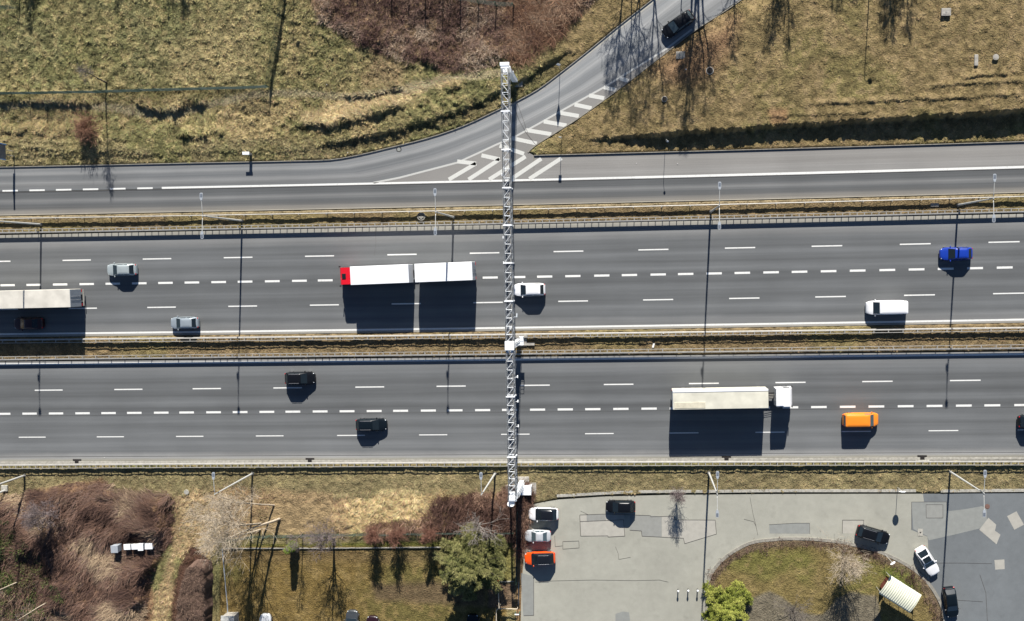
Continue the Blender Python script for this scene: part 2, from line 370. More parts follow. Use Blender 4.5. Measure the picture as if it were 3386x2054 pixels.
k2 = ys([(98,1368),(445,1365.6),(793,1362.9),(1236,1359),(1595,1356),(1777,1355),(2147,1352),(2708.6,1346),(3090,1342.5),(3281,1340.5)])
k3 = ys([(107,1446),(365.7,1444.6),(628,1443),(1160,1439.8),(1433,1438),(1982,1434),(2262,1432),(2832.7,1427),(3121,1424)])
mb = MB()
dashes(mb, l1, [207,472,740,1008.6,1281,1553.5,1830.5,2111,2397,2683.8,2975.4,3268.6], 98, 4.0)
dashes(mb, l2, [1.6,87.5,175,263,349,436.5,523,610.4,698.8,786,876,965.7,1051,1140,1229,1320,1411,1503,1596,1687,1776,1869,1964.7,2056,2151,2241.8,2335.7,2429,2524,2618,2714,2810,2908,3004.7,3101,3198,3296], 50, 7.0)
dashes(mb, l3, [227,487,755,1024.7,1295,1565,1845.8,2126.5,2411,2695.8,2989.4,3283.8], 98, 4.0)
dashes(mb, k1, [115,378,637,904,1175,1443.6,1720.7,1996.6,2277.9,2564,2851,3141], 97, 4.0)
dashes(mb, k2, [-13,74,161.4,249,335,420,509,593,682,769.6,858,944,1034,1123,1212.6,1300,1391.6,1479.6,1571,1660,1752.4,1844,1935,2027.7,2121,2214,2308,2401,2495,2588,2682,2777,2872,2968.6,3064,3161,3255,3354], 50, 7.0)
dashes(mb, k3, [62,320,582,846,1114.5,1385.7,1657,1934.5,2213.8,2497.9,2782.6,3070.5,3365], 94, 3.4)
line_mark(mb, f_nl, -900, 4600, 6.0)
line_mark(mb, f_su, -900, 4600, 6.5, dy=8.5)
line_mark(mb, f_tm, 535, 2100, 6.5); line_mark(mb, f_tm, 2100, 4600, 7.5)
for s in (-80, 8, 97, 185, 274, 364, 454): mark(mb, (s, f_tm(s)), (s+51, f_tm(s+51)), 5.5)
mb.build('lane_markings', M['white'], kind='structure')
mb = MB()
TL = [(1235,604.5),(1320,588),(1420,562),(1512,538),(1580,507),(1640,479),(1700,454),(1780,410),(1861,364),(1930,326),(1997,289),(2060,250),(2126,210),(2206,160),(2288,97)]
for a, b in zip(TL, TL[1:]): mark(mb, a, b, 6)
mb.build('lane_markings', M['wornthin'], kind='structure')
mb = MB()
def chev(pts, w=13):
    for a, b in zip(pts, pts[1:]): mark(mb, a, b, w, 0.010)
chev([(1484,594),(1574,541),(1512,534)]); chev([(1549,594),(1652,527),(1592,514)]); chev([(1617,594),(1738,518)])
chev([(1688,594),(1790,525)]); chev([(1750,592),(1857,523)]); chev([(1652,482),(1733,509)])
for a, b in (((2050,259),(2078,268)),((1997,289),(2037,298)),((1948,316),(1998,325)),((1900,346),(1956,358)),((1850,373),(1914,384)),((1798,402),(1873,415)),((1738,430),(1823,444)),((1692,457),(1775,475))): chev([a, b])
mb.build('chevron_markings', M['worn'], kind='structure')

# ------------------------------------------------------------------ parking area
PK = [(1757,1669),(1800,1660),(1848,1652),(2000,1642),(2200,1637),(2550,1634),(2900,1633),(3035,1633),(3110,1633),(3386,1630),(4400,1626),(4400,2600),(1722,2600),(1722,2054),(1724,1960),(1730,1860),(1736,1760),(1742,1700)]
pp = g(PK); mb = MB(); mb.poly(pp, 0.0)
mb.build('parking_lot', lot_mat('pale_asphalt', (0.325, 0.320, 0.272)), kind='structure')
def patch(P, m, z=0.004, name='asphalt_patch'):
    mb = MB(); mb.poly(g(P), z); return mb.build(name, m, kind='structure')
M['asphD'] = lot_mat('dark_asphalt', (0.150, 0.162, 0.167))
M['asphM'] = mat('mid_asphalt', (0.235, 0.242, 0.225), 0.9, 0, 0.07, 1.5, 0.1)
M['asphL'] = mat('light_asphalt_patch', (0.37, 0.355, 0.31), 0.9, 0, 0.07, 1.5, 0.1)
M['asphG'] = mat('grey_asphalt_patch', (0.25, 0.252, 0.232), 0.9, 0, 0.07, 1.5, 0.1)
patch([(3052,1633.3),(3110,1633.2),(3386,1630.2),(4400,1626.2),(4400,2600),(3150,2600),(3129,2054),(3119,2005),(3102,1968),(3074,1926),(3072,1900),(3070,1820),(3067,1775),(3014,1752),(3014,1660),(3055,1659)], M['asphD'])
patch([(3014,1660),(3130,1659),(3131,1691),(3190,1684),(3246,1674),(3262,1680),(3264,1745),(3238,1748),(3160,1767),(3071,1787),(3066,1773),(3020,1750)], M['asphM'], 0.008)
patch([(3062,1670),(3118,1668),(3119,1712),(3063,1713)], M['asphG'], 0.012)
patch([(3238,1752),(3268,1712),(3294,1735),(3290,1755),(3308,1768),(3295,1800)], M['asphL'], 0.016)
patch([(3330,1707),(3361,1691),(3386,1735),(3354,1752)], M['asphL'], 0.008)
patch([(3288,1852),(3321,1850),(3322,1882),(3291,1884)], M['asphL'], 0.008)
patch([(1918,1703),(2064,1700),(2067,1772),(2012,1775),(1922,1774)], M['asphL'])
patch([(1940,1703.5),(2001,1701),(2004,1720),(1940,1723)], M['asphG'], 0.008)
patch([(2083,1706),(2150,1705),(2188,1708),(2188,1776),(2123,1773),(2121,1756),(2082,1753)], M['asphG'])
patch([(2189,1708),(2228,1707),(2230,1719),(2364,1720),(2368,1766),(2264,1797),(2260,1779),(2189,1776)], M['asphL'])
patch([(2543,1735),(2630,1730),(2677,1730),(2678,1765),(2545,1764)], M['asphM'])
patch([(2786,1720),(2855,1720),(2856,1765),(2785,1763)], M['asphL'])
patch([(1722,1895),(1764,1905),(1765,2035),(1730,2036)], M['asphM'])
for P in ([(2035,2030),(2060,2022),(2080,2025),(2084,2054),(2035,2058)],):
    patch(P, M['asphM'])
mb = MB()
def crack(P, wpx=1.6):
    for a, b in zip(P, P[1:]): mark(mb, a, b, wpx, 0.021)
crack([(1917,1704),(1920,1773),(2010,1772),(2011,1776),(2066,1773),(2062,1719),(1917,1725)]); crack([(1917,1703),(2000,1700),(2150,1705),(2152,1709),(2227,1707),(2230,1719),(2365,1720),(2369,1766),(2264,1798),(2260,1780),(2123,1773)],1.4)
crack([(2082,1753),(2121,1756),(2123,1773)]); crack([(1861,1791),(1914,1789),(1915,1812),(1861,1816),(1861,1791)],1.2); crack([(1834,1772),(1836,1808),(1860,1805)],1.2)
crack([(2543,1735),(2630,1730),(2677,1730),(2678,1766)],1.0); crack([(2785,1764),(2786,1720),(2856,1720),(2856,1745)],1.6)
crack([(3062,1669),(3118,1669),(3118,1713),(3063,1713),(3062,1669)],1.2); crack([(3014,1752),(3014,1660),(3130,1660),(3131,1690)],1.0)
crack([(1765,1905),(1765,2035),(1732,2036)],1.6); crack([(1770,1925),(1830,1921),(1960,1918),(2100,1920),(2180,1918),(2210,1925)],1.0)
crack([(2035,1808),(2044,1830),(2046,1850),(2085,1843)],0.9); crack([(2480,1645),(2490,1700),(2500,1740),(2506,1770)],0.9); crack([(2460,1717),(2492,1725),(2500,1740)],0.9)
crack([(3240,1900),(3260,1960),(3265,2054)],1.2); crack([(3075,1862),(3180,1862),(3280,1864)],1.0); crack([(1920,1690),(1945,1702)],.8); crack([(1700,352),(1715,395),(1740,440),(1772,480)],1.2)
crack([(3140,1975),(3170,1985),(3250,1990)],1.0)
crack([(x, f_tm(x)+6) for x in range(-200, 3600, 60)], 1.3); crack([(x, k2(x)+7) for x in range(-200, 3600, 60)], .5); crack([(x, f_sl(x)-14) for x in range(-200, 3600, 60)], .8); crack([(1710,340),(1728,390),(1745,440)],1.0); crack([(1240,752),(1243,800),(1238,845)],.5)
mb.build('asphalt_cracks', M['crack'], kind='structure')
IO = [(2329,2240),(2328,2120),(2330,2054),(2332,1990),(2333,1940),(2345,1899),(2372,1861),(2407,1830),(2459,1799),(2503,1785),(2550,1780),(2605,1776),(2691,1778),(2777,1787),(2846,1802),(2915,1822),(2984,1854),(3036,1888),(3074,1926),(3102,1968),(3119,2005),(3129,2054),(3134,2110),(3134,2240)]
def smooth_line(P, k=5):
    P = [Vector(p) for p in P]; out = []
    for i in range(len(P)-1):
        p0, p1, p2, p3 = P[max(0,i-1)], P[i], P[i+1], P[min(len(P)-1,i+2)]
        for j in range(k):
            t = j/k
            out.append(0.5*((2*p1)+(p2-p0)*t+(2*p0-5*p1+4*p2-p3)*t*t+(3*p1-3*p2+p3-p0)*t**3))
    out.append(P[-1]); return out
IOs = smooth_line(g(IO))
def ribbon_solid(mb, P, w, z0, z1, side=1):
    """a kerb: the path is one long side of it; joints are left every 1.2 m as tiny gaps"""
    N = []
    for i in range(len(P)):
        d = (P[min(i+1, len(P)-1)]-P[max(i-1, 0)]); d.z = 0; d.normalize(); N.append(Vector((-d.y, d.x, 0))*w*side)
    for i in range(len(P)-1):
        a, b = P[i], P[i+1]; c, d = b+N[i+1], a+N[i]
        q = [a, b, c, d]
        mb.add([(p.x, p.y, z0) for p in q]+[(p.x, p.y, z1) for p in q], [(0,1,2,3),(7,6,5,4),(0,4,5,1),(1,5,6,2),(2,6,7,3),(3,7,4,0)])
mb = MB(); ribbon_solid(mb, IOs, 0.42, -0.2, 0.14, -1); mb.build('kerb', M['kerb'], kind='structure')
mb = MB(); ribbon_solid(mb, smooth_line(g([(1842,1644),(1950,1638),(2060,1632),(2200,1629),(2350,1629),(2550,1627),(2700,1627),(2850,1627),(3028,1627)])), 0.40, -0.2, 0.13, 1)
ribbon_solid(mb, g([(3110,1628),(3200,1627),(3386,1626),(3800,1624),(4400,1622)]), 0.40, -0.2, 0.13, 1); mb.build('kerb', M['kerbl'], kind='structure')
# kerbs and gutters of the roads
mb = MB(); ribbon_solid(mb, smooth_line(g(KU), 3), 0.10, -0.2, 0.15, 1); ribbon_solid(mb, [G(x, f_wl(x)) for x in xs2], 0.10, -0.2, 0.17, 1)
ribbon_solid(mb, smooth_line(g([(1745,503),(1772,478),(1861,422),(1917,386),(1997,329),(2073,273),(2150,213),(2222,157),(2302,96),(2383,44),(2447,0),(2560,-85),(2720,-215)]), 3), 0.14, -0.2, 0.08, -1)
mb.build('kerb', M['kerb'], kind='structure')
mb = MB(); ribbon_solid(mb, wl(f_sl, 1), 0.36, -0.2, 0.13, -1); mb.build('kerb', M['kerbl'], kind='structure')
for x, lab in ((255,'leftmost'),(1025,'second'),(2402,'third'),(3049,'rightmost')):
    p = G(x, f_sl(x)-1); t = thing('drain_inlet', (p.x, p.y, 0), 0, f'{lab} dark drain inlet cut into the kerb of the southern carriageway', 'drain', 'drain inlets along the southern kerb')
    MB().box((0, 0.05, 0.01), (1.3, 0.30, 0.02)).box((0,-.2,.065),(.6,.42,.14)).build('grate', M['hole'], t)
    b = MB(); b.box((0,-0.48,0.09),(1.9,0.1,0.12)); [b.box((s*0.62,-0.3,0.09),(0.1,0.4,0.12)) for s in (-1,1)]; b.build('frame', M['kerbl'], t)
# ------------------------------------------------------------------ terrain
_tab = rng.random((256, 256))
def vn(x, y, s, seed=0):
    x = x/s+seed*17.3; y = y/s+seed*9.7
    xi = np.floor(x).astype(int); yi = np.floor(y).astype(int); fx = x-xi; fy = y-yi
    fx = fx*fx*(3-2*fx); fy = fy*fy*(3-2*fy)
    a = _tab[xi % 256, yi % 256]; b = _tab[(xi+1) % 256, yi % 256]; c = _tab[xi % 256, (yi+1) % 256]; d = _tab[(xi+1) % 256, (yi+1) % 256]
    return (a*(1-fx)+b*fx)*(1-fy)+(c*(1-fx)+d*fx)*fy
def fbm(x, y, s, seed=0, o=4, g_=0.5):
    r = 0; a = 1; t = 0
    for i in range(o): r = r+a*vn(x, y, s/2**i, seed+i); t += a; a *= g_
    return r/t
def sdf(P, X, Y):
    """distance in pixels of the photograph, positive inside"""
    P = np.array(P, float); D = np.full(X.shape, 1e18); I = np.zeros(X.shape, bool)
    for (x0, y0), (x1, y1) in zip(P, np.roll(P, -1, 0)):
        dx, dy = x1-x0, y1-y0; L = dx*dx+dy*dy+1e-9
        t = np.clip(((X-x0)*dx+(Y-y0)*dy)/L, 0, 1)
        D = np.minimum(D, (X-x0-t*dx)**2+(Y-y0-t*dy)**2)
        if y0 != y1:
            c = ((y0 > Y) != (y1 > Y)) & (X < dx*(Y-y0)/dy+x0); I ^= c
    return np.where(I, 1, -1)*np.sqrt(D)
def sdl(P, X, Y):
    """signed distance to an open line (positive = above it in the picture) and position along it 0..1"""
    P = np.array(P, float); D = np.full(X.shape, 1e18); S = np.ones(X.shape); T = np.zeros(X.shape)
    n = len(P)-1
    for i in range(n):
        (x0, y0), (x1, y1) = P[i], P[i+1]; dx, dy = x1-x0, y1-y0; L = dx*dx+dy*dy+1e-9
        t0 = ((X-x0)*dx+(Y-y0)*dy)/L; t = np.clip(t0, 0, 1); d = (X-x0-t*dx)**2+(Y-y0-t*dy)**2
        s = np.where((dx*(Y-y0)-dy*(X-x0)) < 0, 1, -1)
        m = d < D; D = np.where(m, d, D); S = np.where(m, s, S); T = np.where(m, (i+t)/n, T)
    return S*np.sqrt(D), T
sst = lambda a, b, x: (lambda t: t*t*(3-2*t))(np.clip((x-a)/(b-a), 0, 1))
ROADS = [KU+KL[::-1],
    tri+[(2330,92),(2302,96)]+WU[::-1][2:]+[(1765,514),(1766,600)],
    [(x, f_wl(x)) for x in (1766, 2400, 3000, 3700, 4600)]+[(x, f_tm(x)) for x in (4600, 3700, 3000, 2400, 1766)],
    [(x, f_tm(x)) for x in range(-900, 4700, 400)]+[(x, f_tl(x)) for x in range(4600, -1000, -400)],
    [(x, f_nu(x)) for x in range(-900, 4700, 400)]+[(x, f_nl(x)+8) for x in range(4600, -1000, -400)],
    [(x, f_su(x)) for x in range(-900, 4700, 400)]+[(x, f_sl(x)+6) for x in range(4600, -1000, -400)]]
ISL = [(p[0]-2, p[1]) for p in IO]
RIDGES = [  # line, height, width above, width below (pixels): banks of grass that drop on their lower side
    ([(-60,329),(60,331),(180,334),(330,330)], 0.55, 40, 9),
    ([(440,335),(490,352),(540,358),(590,352),(640,336),(700,330)], 0.75, 45, 13),
    ([(-40,428),(60,430),(140,440),(230,448)], 0.30, 40, 10),
    ([(585,436),(650,440),(700,434),(760,432)], 0.45, 40, 12),
    ([(970,418),(1060,404),(1140,400),(1220,380),(1290,362),(1360,342)], 0.65, 50, 14),
    ([(1130,306),(1180,318),(1230,314),(1300,296),(1345,286)], 0.55, 45, 14),
    ([(1480,306),(1530,286)], 0.4, 30, 10),
    ([(2640,352),(2800,343),(3000,338),(3200,328),(3400,318)], 0.16, 22, 6), ([(3050,292),(3180,284),(3400,276)], 0.14, 20, 6), ([(3160,262),(3260,256),(3320,252)], 0.18, 20, 6), ([(2500,392),(2700,384),(2900,372)], 0.12, 20, 6),
    ([(-50,478),(150,492),(330,500),(480,500)], 0.16, 26, 7), ([(0,462),(140,470),(260,474)], 0.14, 20, 6), ([(1030,478),(1200,452),(1330,424)], 0.12, 20, 6),
    ([(0,640+0),(1,640)], 0.0, 10, 10)]
PLAT = [(1900,452),(1941,461),(2080,452),(2222,441),(2400,430),(2550,421),(2700,412),(2938,397),(3150,382),(3386,368),(4600,300)]
BANK = [(900,516),(1050,498),(1150,484),(1250,462),(1350,436),(1450,404),(1550,368),(1620,342),(1700,300),(1790,245),(1880,190)]
BROWN1 = [(1045,-40),(1050,60),(1110,90),(1180,150),(1250,165),(1320,195),(1400,210),(1500,240),(1570,240),(1640,205),(1720,190),(1800,120),(1900,60),(1990,-40)]
BROWN2 = [(-60,1650),(90,1628),(230,1600),(330,1590),(400,1640),(575,1635),(570,1720),(555,1800),(530,1850),(500,1920),(480,2110),(-60,2110)]
BROWN3 = [(1460,1650),(1560,1635),(1690,1620),(1740,1600),(1765,1660),(1735,1790),(1728,1830),(1712,1790),(1690,1765),(1460,1750),(1230,1772),(1215,1730),(1400,1725)]
HEDGE = [(592,1870),(640,1800),(672,1830),(696,1860),(690,2110),(560,2110),(575,1960)]
STRAW1 = [(980,400),(1130,345),(1240,305),(1400,270),(1540,262),(1545,280),(1420,305),(1360,340),(1200,385),(1000,425)]
STRAW2 = [(1100,1645),(1300,1628),(1470,1635),(1480,1700),(1440,1750),(1150,1765),(1100,1700)]
STRAW3 = [(560,1640),(780,1600),(900,1640),(860,1740),(740,1800),(690,1830),(590,1850),(560,2110),(470,2110),(540,1900),(575,1780)]
GARDEN = [(722,1772),(1460,1762),(1704,1762),(1704,2110),(695,2110),(700,1840)]
def terrain(x, y):
    X, Y = PIX(x, y)
    d = np.full(x.shape, -1e9)
    near = (X > -1500) & (X < 5200) & (Y > -900) & (Y < 3200)
    for P in ROADS: d = np.maximum(d, sdf(P, X, Y))
    pk = np.minimum(sdf(PK, X, Y), -sdf(ISL, X, Y)); d = np.maximum(d, pk)
    grass = sst(0, 7, -d)                                         # 1 on grass
    n1 = 0.5+(fbm(x, y, 0.62, 1, 2, .6)-.5)*1.2; n2 = fbm(x, y, 2.2, 5, 3); n3 = fbm(x, y, 7.0, 9, 3)
    nw = (Y < 540) & (X < 2100)
    rough = 0.20+0*x
    rough = np.where((Y < 340) & (X < 920), 0.31, rough)
    rough = np.where((Y >= 300) & (Y < 460) & (X < 1700), 0.46, rough)
    rough = np.where((X > 900) & (X < 1700) & (Y < 300), 0.40, rough)
    rough = np.where((X > 1750) & (Y < 500), 0.17, rough)
    rough = np.where((Y > 1560) & (Y < 1640), 0.17, rough)
    rough = np.where((X > 1120) & (X < 1480) & (Y > 1640) & (Y < 1765), 0.5, rough)
    rough = np.where((X < 1450) & (Y > 1815), 0.10, rough)
    rough = np.where((Y > 600) & (Y < 800), 0.13, rough); rough = np.where((Y > 1100) & (Y < 1210), 0.16, rough)
    rough = np.where((X > 2300) & (Y > 1700), 0.10, rough)
    path = np.array([(-100,345),(200,348),(380,352),(460,368),(540,376),(620,362),(720,338),(855,312),(980,310),(1100,318),(1190,330),(1290,312),(1400,285),(1500,262),(1600,252),(1680,240)])
    pd, _ = sdl(path, X, Y); onpath = sst(17, 7, np.abs(pd)+8*(n2-.5))
    rough = rough*(1-0.8*onpath)
    rough = rough*1.12
    h = 0.05+(n1-0.45)*rough+(n2-0.5)*rough*0.6+(n3-.5)*0.12
    for P, H, wa, wb in RIDGES:
        if H == 0: continue
        s, t = sdl(P, X, Y); s = s+10*(n2-.5)+7*(n1-.5)
        e = sst(0, .12, t)*sst(1, .88, t)
        h = h+H*e*np.where(s > 0, sst(wa, 0, s), sst(wb, 0, -s))*(0.8+0.5*n1)
    swu, _ = sdl(WU+[(2560,-85),(3000,-430)], X, Y)
    s, t = sdl(PLAT, X, Y); s = s+9*(n1-.5)+5*(n2-.5)
    h = h+(0.3+1.0*sst(1950, 2250, X)+0.6*sst(2600, 3386, X))*sst(-9, 3, s)*sst(1890, 1990, X)*np.maximum(sst(5, 80, -swu), (X > 2560)*1.0*(Y > 60))
    s, t = sdl(BANK, X, Y); s = s+16*(n2-.5)
    h = h+.62*sst(950, 1180, X)*sst(1930, 1800, X)*sst(-3, 6, s-14)*sst(220, 20, s)
    s, t = sdl([(-100,512),(300,516),(700,505),(1000,500)], X, Y); h = h+0.25*sst(-12, 10, s)*sst(120, 20, s)*sst(1100, 950, X)
    # shallow gutter beside the guard rails, garden plot lower
    nb_ = fbm(x, y, 4.5, 61, 3); nc_ = fbm(x, y, 1.6, 64, 2)
    for P, H in ((BROWN1, .5), (BROWN2, 1.7), (BROWN3, 1.1)):
        h = h+sst(-6, 30, sdf(P, X, Y)+30*(n2-.5))*H*(np.clip((nb_-.3)*2.2, 0, 1)+.35*nc_)
    h = np.where((X > 720) & (X < 1460) & (Y > 1815), h-0.05, h)
    h = np.where(sdf(ISL, X, Y) > 9, np.maximum(h, .03)+.05, h)
    hv = sst(70, 35, np.hypot((X-450)*.55, (Y-1812)))*(1-sst(1.2, 1.3, 0*X+1)); h = h*(1-hv)+.25*hv
    h = h*grass+(1-grass)*(-0.15)-0.04*(1-grass)
    # the garden track
    return h, grass, X, Y, n1, n2, n3, onpath
def axis(a, b, st):
    c = np.arange(a, b+1e-6, st); l = [c[0]]; r = [c[-1]]; k = st
    while l[-1] > -900: k *= 1.35; l.append(l[-1]-k)
    k = st
    while r[-1] < 900: k *= 1.35; r.append(r[-1]+k)
    return np.concatenate([l[:0:-1], c, r[1:]])
ax, ay = axis(-97, 60, 0.165), axis(-55, 42, 0.165)
gx, gy = np.meshgrid(ax, ay, indexing='xy')
hz, grass, PXm, PYm, n1, n2, n3, onpath = terrain(gx, gy)
def c_(*a): return np.array(a)
def mixc(C, c, m): return C*(1-m[..., None])+np.array(c)*m[..., None]
def region(P, soft, X, Y, n=0, wob=60): return sst(-soft, soft, sdf(P, X, Y)+wob*(n-.5))
def colour(x, y, X, Y, n1, n2, n3, onpath):
    nb = fbm(x, y, 11.0, 21, 4); nc = fbm(x, y, 3.2, 33, 4); nd = fbm(x, y, 0.9, 41, 3)
    C = np.zeros(x.shape+(3,))+c_(0.165, 0.153, 0.082)
    C = mixc(C, (0.132,0.138,0.066), sst(.42, .62, nb)*.8); C = mixc(C, (0.215,0.185,0.105), sst(.5, .72, nc)*.8)
    # upper left meadow, greener towards the corner
    C = mixc(C, (0.125,0.133,0.072), sst(.40, .62, nc)*(Y < 300)*(X < 920)*.75)
    C = mixc(C, (0.235,0.205,0.115), sst(.50, .68, nd)*(Y < 540)*(X < 1700)*.7); C = mixc(C, (0.085,0.085,0.045), sst(.48, .30, nd)*(Y < 540)*(X < 1700)*.6); C = mixc(C, (0.30,0.25,0.15), region([(560,240),(600,150),(720,60),(860,30),(850,180),(760,290),(620,290)], 50, X, Y, nc, 80)*.35); C = mixc(C, (.155,.115,.08), region([(1230,200),(1330,180),(1340,300),(1200,310)],30,X,Y,nc,60)*.6)
    C = mixc(C, (0.245,0.205,0.120), sst(.45,.6,nc)*(Y > 330)*(Y < 470)*(X < 1250)*.8)
    C = mixc(C, (0.175,0.158,0.095), ((Y >= 460)*(Y < 560)*(X < 1200))*sst(.35,.6,nc)*.8)
    # right meadow, browner
    r = sst(1750, 1900, X)*(Y < 520)
    C = mixc(C, (0.175,0.140,0.078), r*.9); C = mixc(C, (0.155,0.148,0.065), r*sst(.55,.68,nb)*.6)
    C = mixc(C, (0.215,0.172,0.105), r*sst(.5,.7,nd)*.7); C = mixc(C, (0.095,0.08,0.045), r*sst(.52,.36,nd)*.5)
    C = mixc(C, (0.16,0.095,0.070), region([(2150,230),(2290,130),(2440,60),(2430,160),(2330,260),(2200,290)], 40, X, Y, nc)*.6)
    C = mixc(C, (0.22,0.130,0.085), region([(2540,370),(2600,360),(2600,410),(2545,415)], 14, X, Y, nc, 30)*.6)
    # verges south of the motorway
    v = sst(1545, 1565, Y)*sst(1700, 1640, Y)
    C = mixc(C, (0.185,0.165,0.100), v*.8); C = mixc(C, (0.24,0.205,0.125), v*sst(.5,.7,nd)*.7); C = mixc(C,(0.13,.115,.07),v*sst(.56,.42,nc)*.6)
    # strips between the carriageways
    for a, b in ((f_tl, f_nu), (f_nl, f_su)):
        F = np.array([a(q) for q in np.arange(-900, 4700, 200)]); B = np.array([b(q) for q in np.arange(-900, 4700, 200)]); q = np.arange(-900, 4700, 200)
        m = (Y > np.interp(X, q, F)-6)*(Y < np.interp(X, q, B)+4)*1.0
        C = mixc(C, (0.150,0.118,0.074), m*.9); C = mixc(C, (0.20,0.158,0.098), m*sst(.5,.7,nd)*.8)
        C = mixc(C, (0.16,0.142,0.07), m*sst(.55,.7,nb)*.7)
        C = mixc(C, (0.20,0.175,0.125), m*sst(10, 4, np.abs(Y-np.interp(X, q, F)-4))*.8)
    C = mixc(C, (0.12,0.08,0.06), region(BROWN1, 12, X, Y, nc, 70)*.85); C = mixc(C, (0.20,0.145,0.10), region(BROWN1, 10, X, Y, nc)*sst(.55,.7,nd)*.6)
    C = mixc(C, (0.19,0.11,0.06), region([(1690,-20),(1760,-20),(1780,60),(1730,130),(1690,110)], 20, X, Y, nc)*.7)
    C = mixc(C, (0.36,0.30,0.19), region(STRAW1, 6, X, Y, nc, 40)*.85)
    C = mixc(C, (0.36,0.29,0.175), region(STRAW2, 10, X, Y, nc, 50)*.9); C = mixc(C, (0.30,0.235,0.150), region(STRAW3, 12, X, Y, nc, 50)*.85)
    C = mixc(C, (0.235,0.180,0.115), region([(770,1625),(1000,1612),(1160,1630),(1160,1768),(900,1772),(740,1790)], 14, X, Y, nc, 50)*.85); C = mixc(C, (0.13,0.08,0.055), region(BROWN2, 12, X, Y, nc, 50)*.9); C = mixc(C, (0.13,0.085,0.05), region(BROWN3, 8, X, Y, nc, 40)*.8)
    C = mixc(C, (0.05,0.06,0.022), region([(-60,1720),(60,1720),(130,1800),(130,1900),(60,1960),(-60,2000)], 22, X, Y, nc)*.8)
    C = mixc(C, (0.075,0.045,0.036), region(HEDGE, 5, X, Y, nc, 10))
    ga = region(GARDEN, 4, X, Y); C = mixc(C, (0.138,0.104,0.042), ga)
    C = mixc(C, (0.105,0.098,0.040), ga*sst(.45,.62,nb)*.8); C = mixc(C, (0.20,0.155,0.075), ga*sst(.5,.7,nd)*.6)
    C = mixc(C, (0.100,0.115,0.032), ga*sst(1812, 1800, Y)*.9); C = mixc(C, (0.115,0.088,0.055), ga*sst(1812, 1822, Y)*sst(1880,1840,Y)*.5)
    C = mixc(C, (0.105,0.080,0.055), region([(1235,1928),(1440,1926),(1600,1940),(1600,1995),(1420,1996),(1240,1980)], 14, X, Y, nc, 30)*.85)
    C = mixc(C, (0.135,0.100,0.075), region([(1615,1926),(1704,1926),(1704,2008),(1615,2008)], 5, X, Y, nc, 10)*.95)
    C = mixc(C, (0.135,0.135,0.045), region([(1620,1800),(1700,1800),(1700,1920),(1625,1920)], 12, X, Y, nc)*.7)
    C = mixc(C, (0.22,0.14,0.085), region([(1704,1700),(1735,1700),(1732,1850),(1745,1890),(1735,1930),(1722,2054),(1706,2054)], 5, X, Y, nc, 10)*.8)
    isl = sst(-2, 3, sdf(ISL, X, Y)); C = mixc(C, (0.150,0.125,0.058), isl); C = mixc(C, (0.115,0.120,0.040), isl*sst(.45,.6,nb)*.8); C = mixc(C, (0.19,0.155,0.08), isl*sst(.5,.7,nd)*.6)
    C = mixc(C, (0.13,0.105,0.075), isl*sst(28, 16, np.abs(sdf(ISL, X, Y)-8)+10*(nc-.5)))
    C = mixc(C, (0.10,0.14,0.03), isl*region([(2920,1860),(3040,1930),(3060,1960),(3010,1960),(2900,1900)], 18, X, Y, nc)*.7)
    C = mixc(C, (0.135,0.127,0.108), isl*region([(2440,2030),(2480,1985),(2545,1958),(2590,1975),(2640,2020),(2720,2030),(2770,1980),(2810,1962),(2900,1970),(2910,2110),(2440,2110)], 7, X, Y, nc, 22)*.95)
    C = mixc(C, (0.235,0.215,0.150), onpath*(Y < 420)*.9)
    C = mixc(C, (0.30,0.27,0.19), region([(1400,285),(1440,270),(1450,290),(1410,305)], 10, X, Y, nc, 20)*.8)
    # shade of the ramp bank painted into the grass as a dark band
    C = mixc(C, (0.08,0.07,0.045), (sst(24, 6, np.abs(sdl(BANK, X, Y)[0]+6))*sst(1000, 1150, X)*sst(1950, 1850, X))*.45)
    return C*(0.80+0.5*n1[..., None])*np.array((1.08, 1.0, .85))
Cg = colour(gx, gy, PXm, PYm, n1, n2, n3, onpath)
ny, nx = gx.shape
V = np.stack([gx, gy, hz], -1).reshape(-1, 3)
ii = np.arange(ny*nx).reshape(ny, nx)
Q = np.stack([ii[:-1, :-1], ii[:-1, 1:], ii[1:, 1:], ii[1:, :-1]], -1).reshape(-1, 4)
M['ground'] = tint_mat('grass_ground', 0.95, 0.34, 5.0, 1.0, 5.0, 0.15)
go = np_mesh('ground', V, Q, M['ground'], Cg.reshape(-1, 3)); tag(go, kind='structure')
def HZ(x, y):
    """ground height at world points"""
    x = np.atleast_1d(np.asarray(x, float)); y = np.atleast_1d(np.asarray(y, float))
    i = np.clip(np.searchsorted(ax, x)-1, 0, len(ax)-2); j = np.clip(np.searchsorted(ay, y)-1, 0, len(ay)-2)
    u = np.clip((x-ax[i])/(ax[i+1]-ax[i]), 0, 1); v = np.clip((y-ay[j])/(ay[j+1]-ay[j]), 0, 1)
    return (hz[j, i]*(1-u)+hz[j, i+1]*u)*(1-v)+(hz[j+1, i]*(1-u)+hz[j+1, i+1]*u)*v
def CLK(A, x, y):
    i = np.clip(np.searchsorted(ax, x)-1, 0, len(ax)-2); j = np.clip(np.searchsorted(ay, y)-1, 0, len(ay)-2)
    return A[j, i]
def GH(px, py, dz=0.0):
    p = G(px, py); z = float(HZ(p.x, p.y)[0])
    p = G(px, py, z); return Vector((p.x, p.y, z+dz))

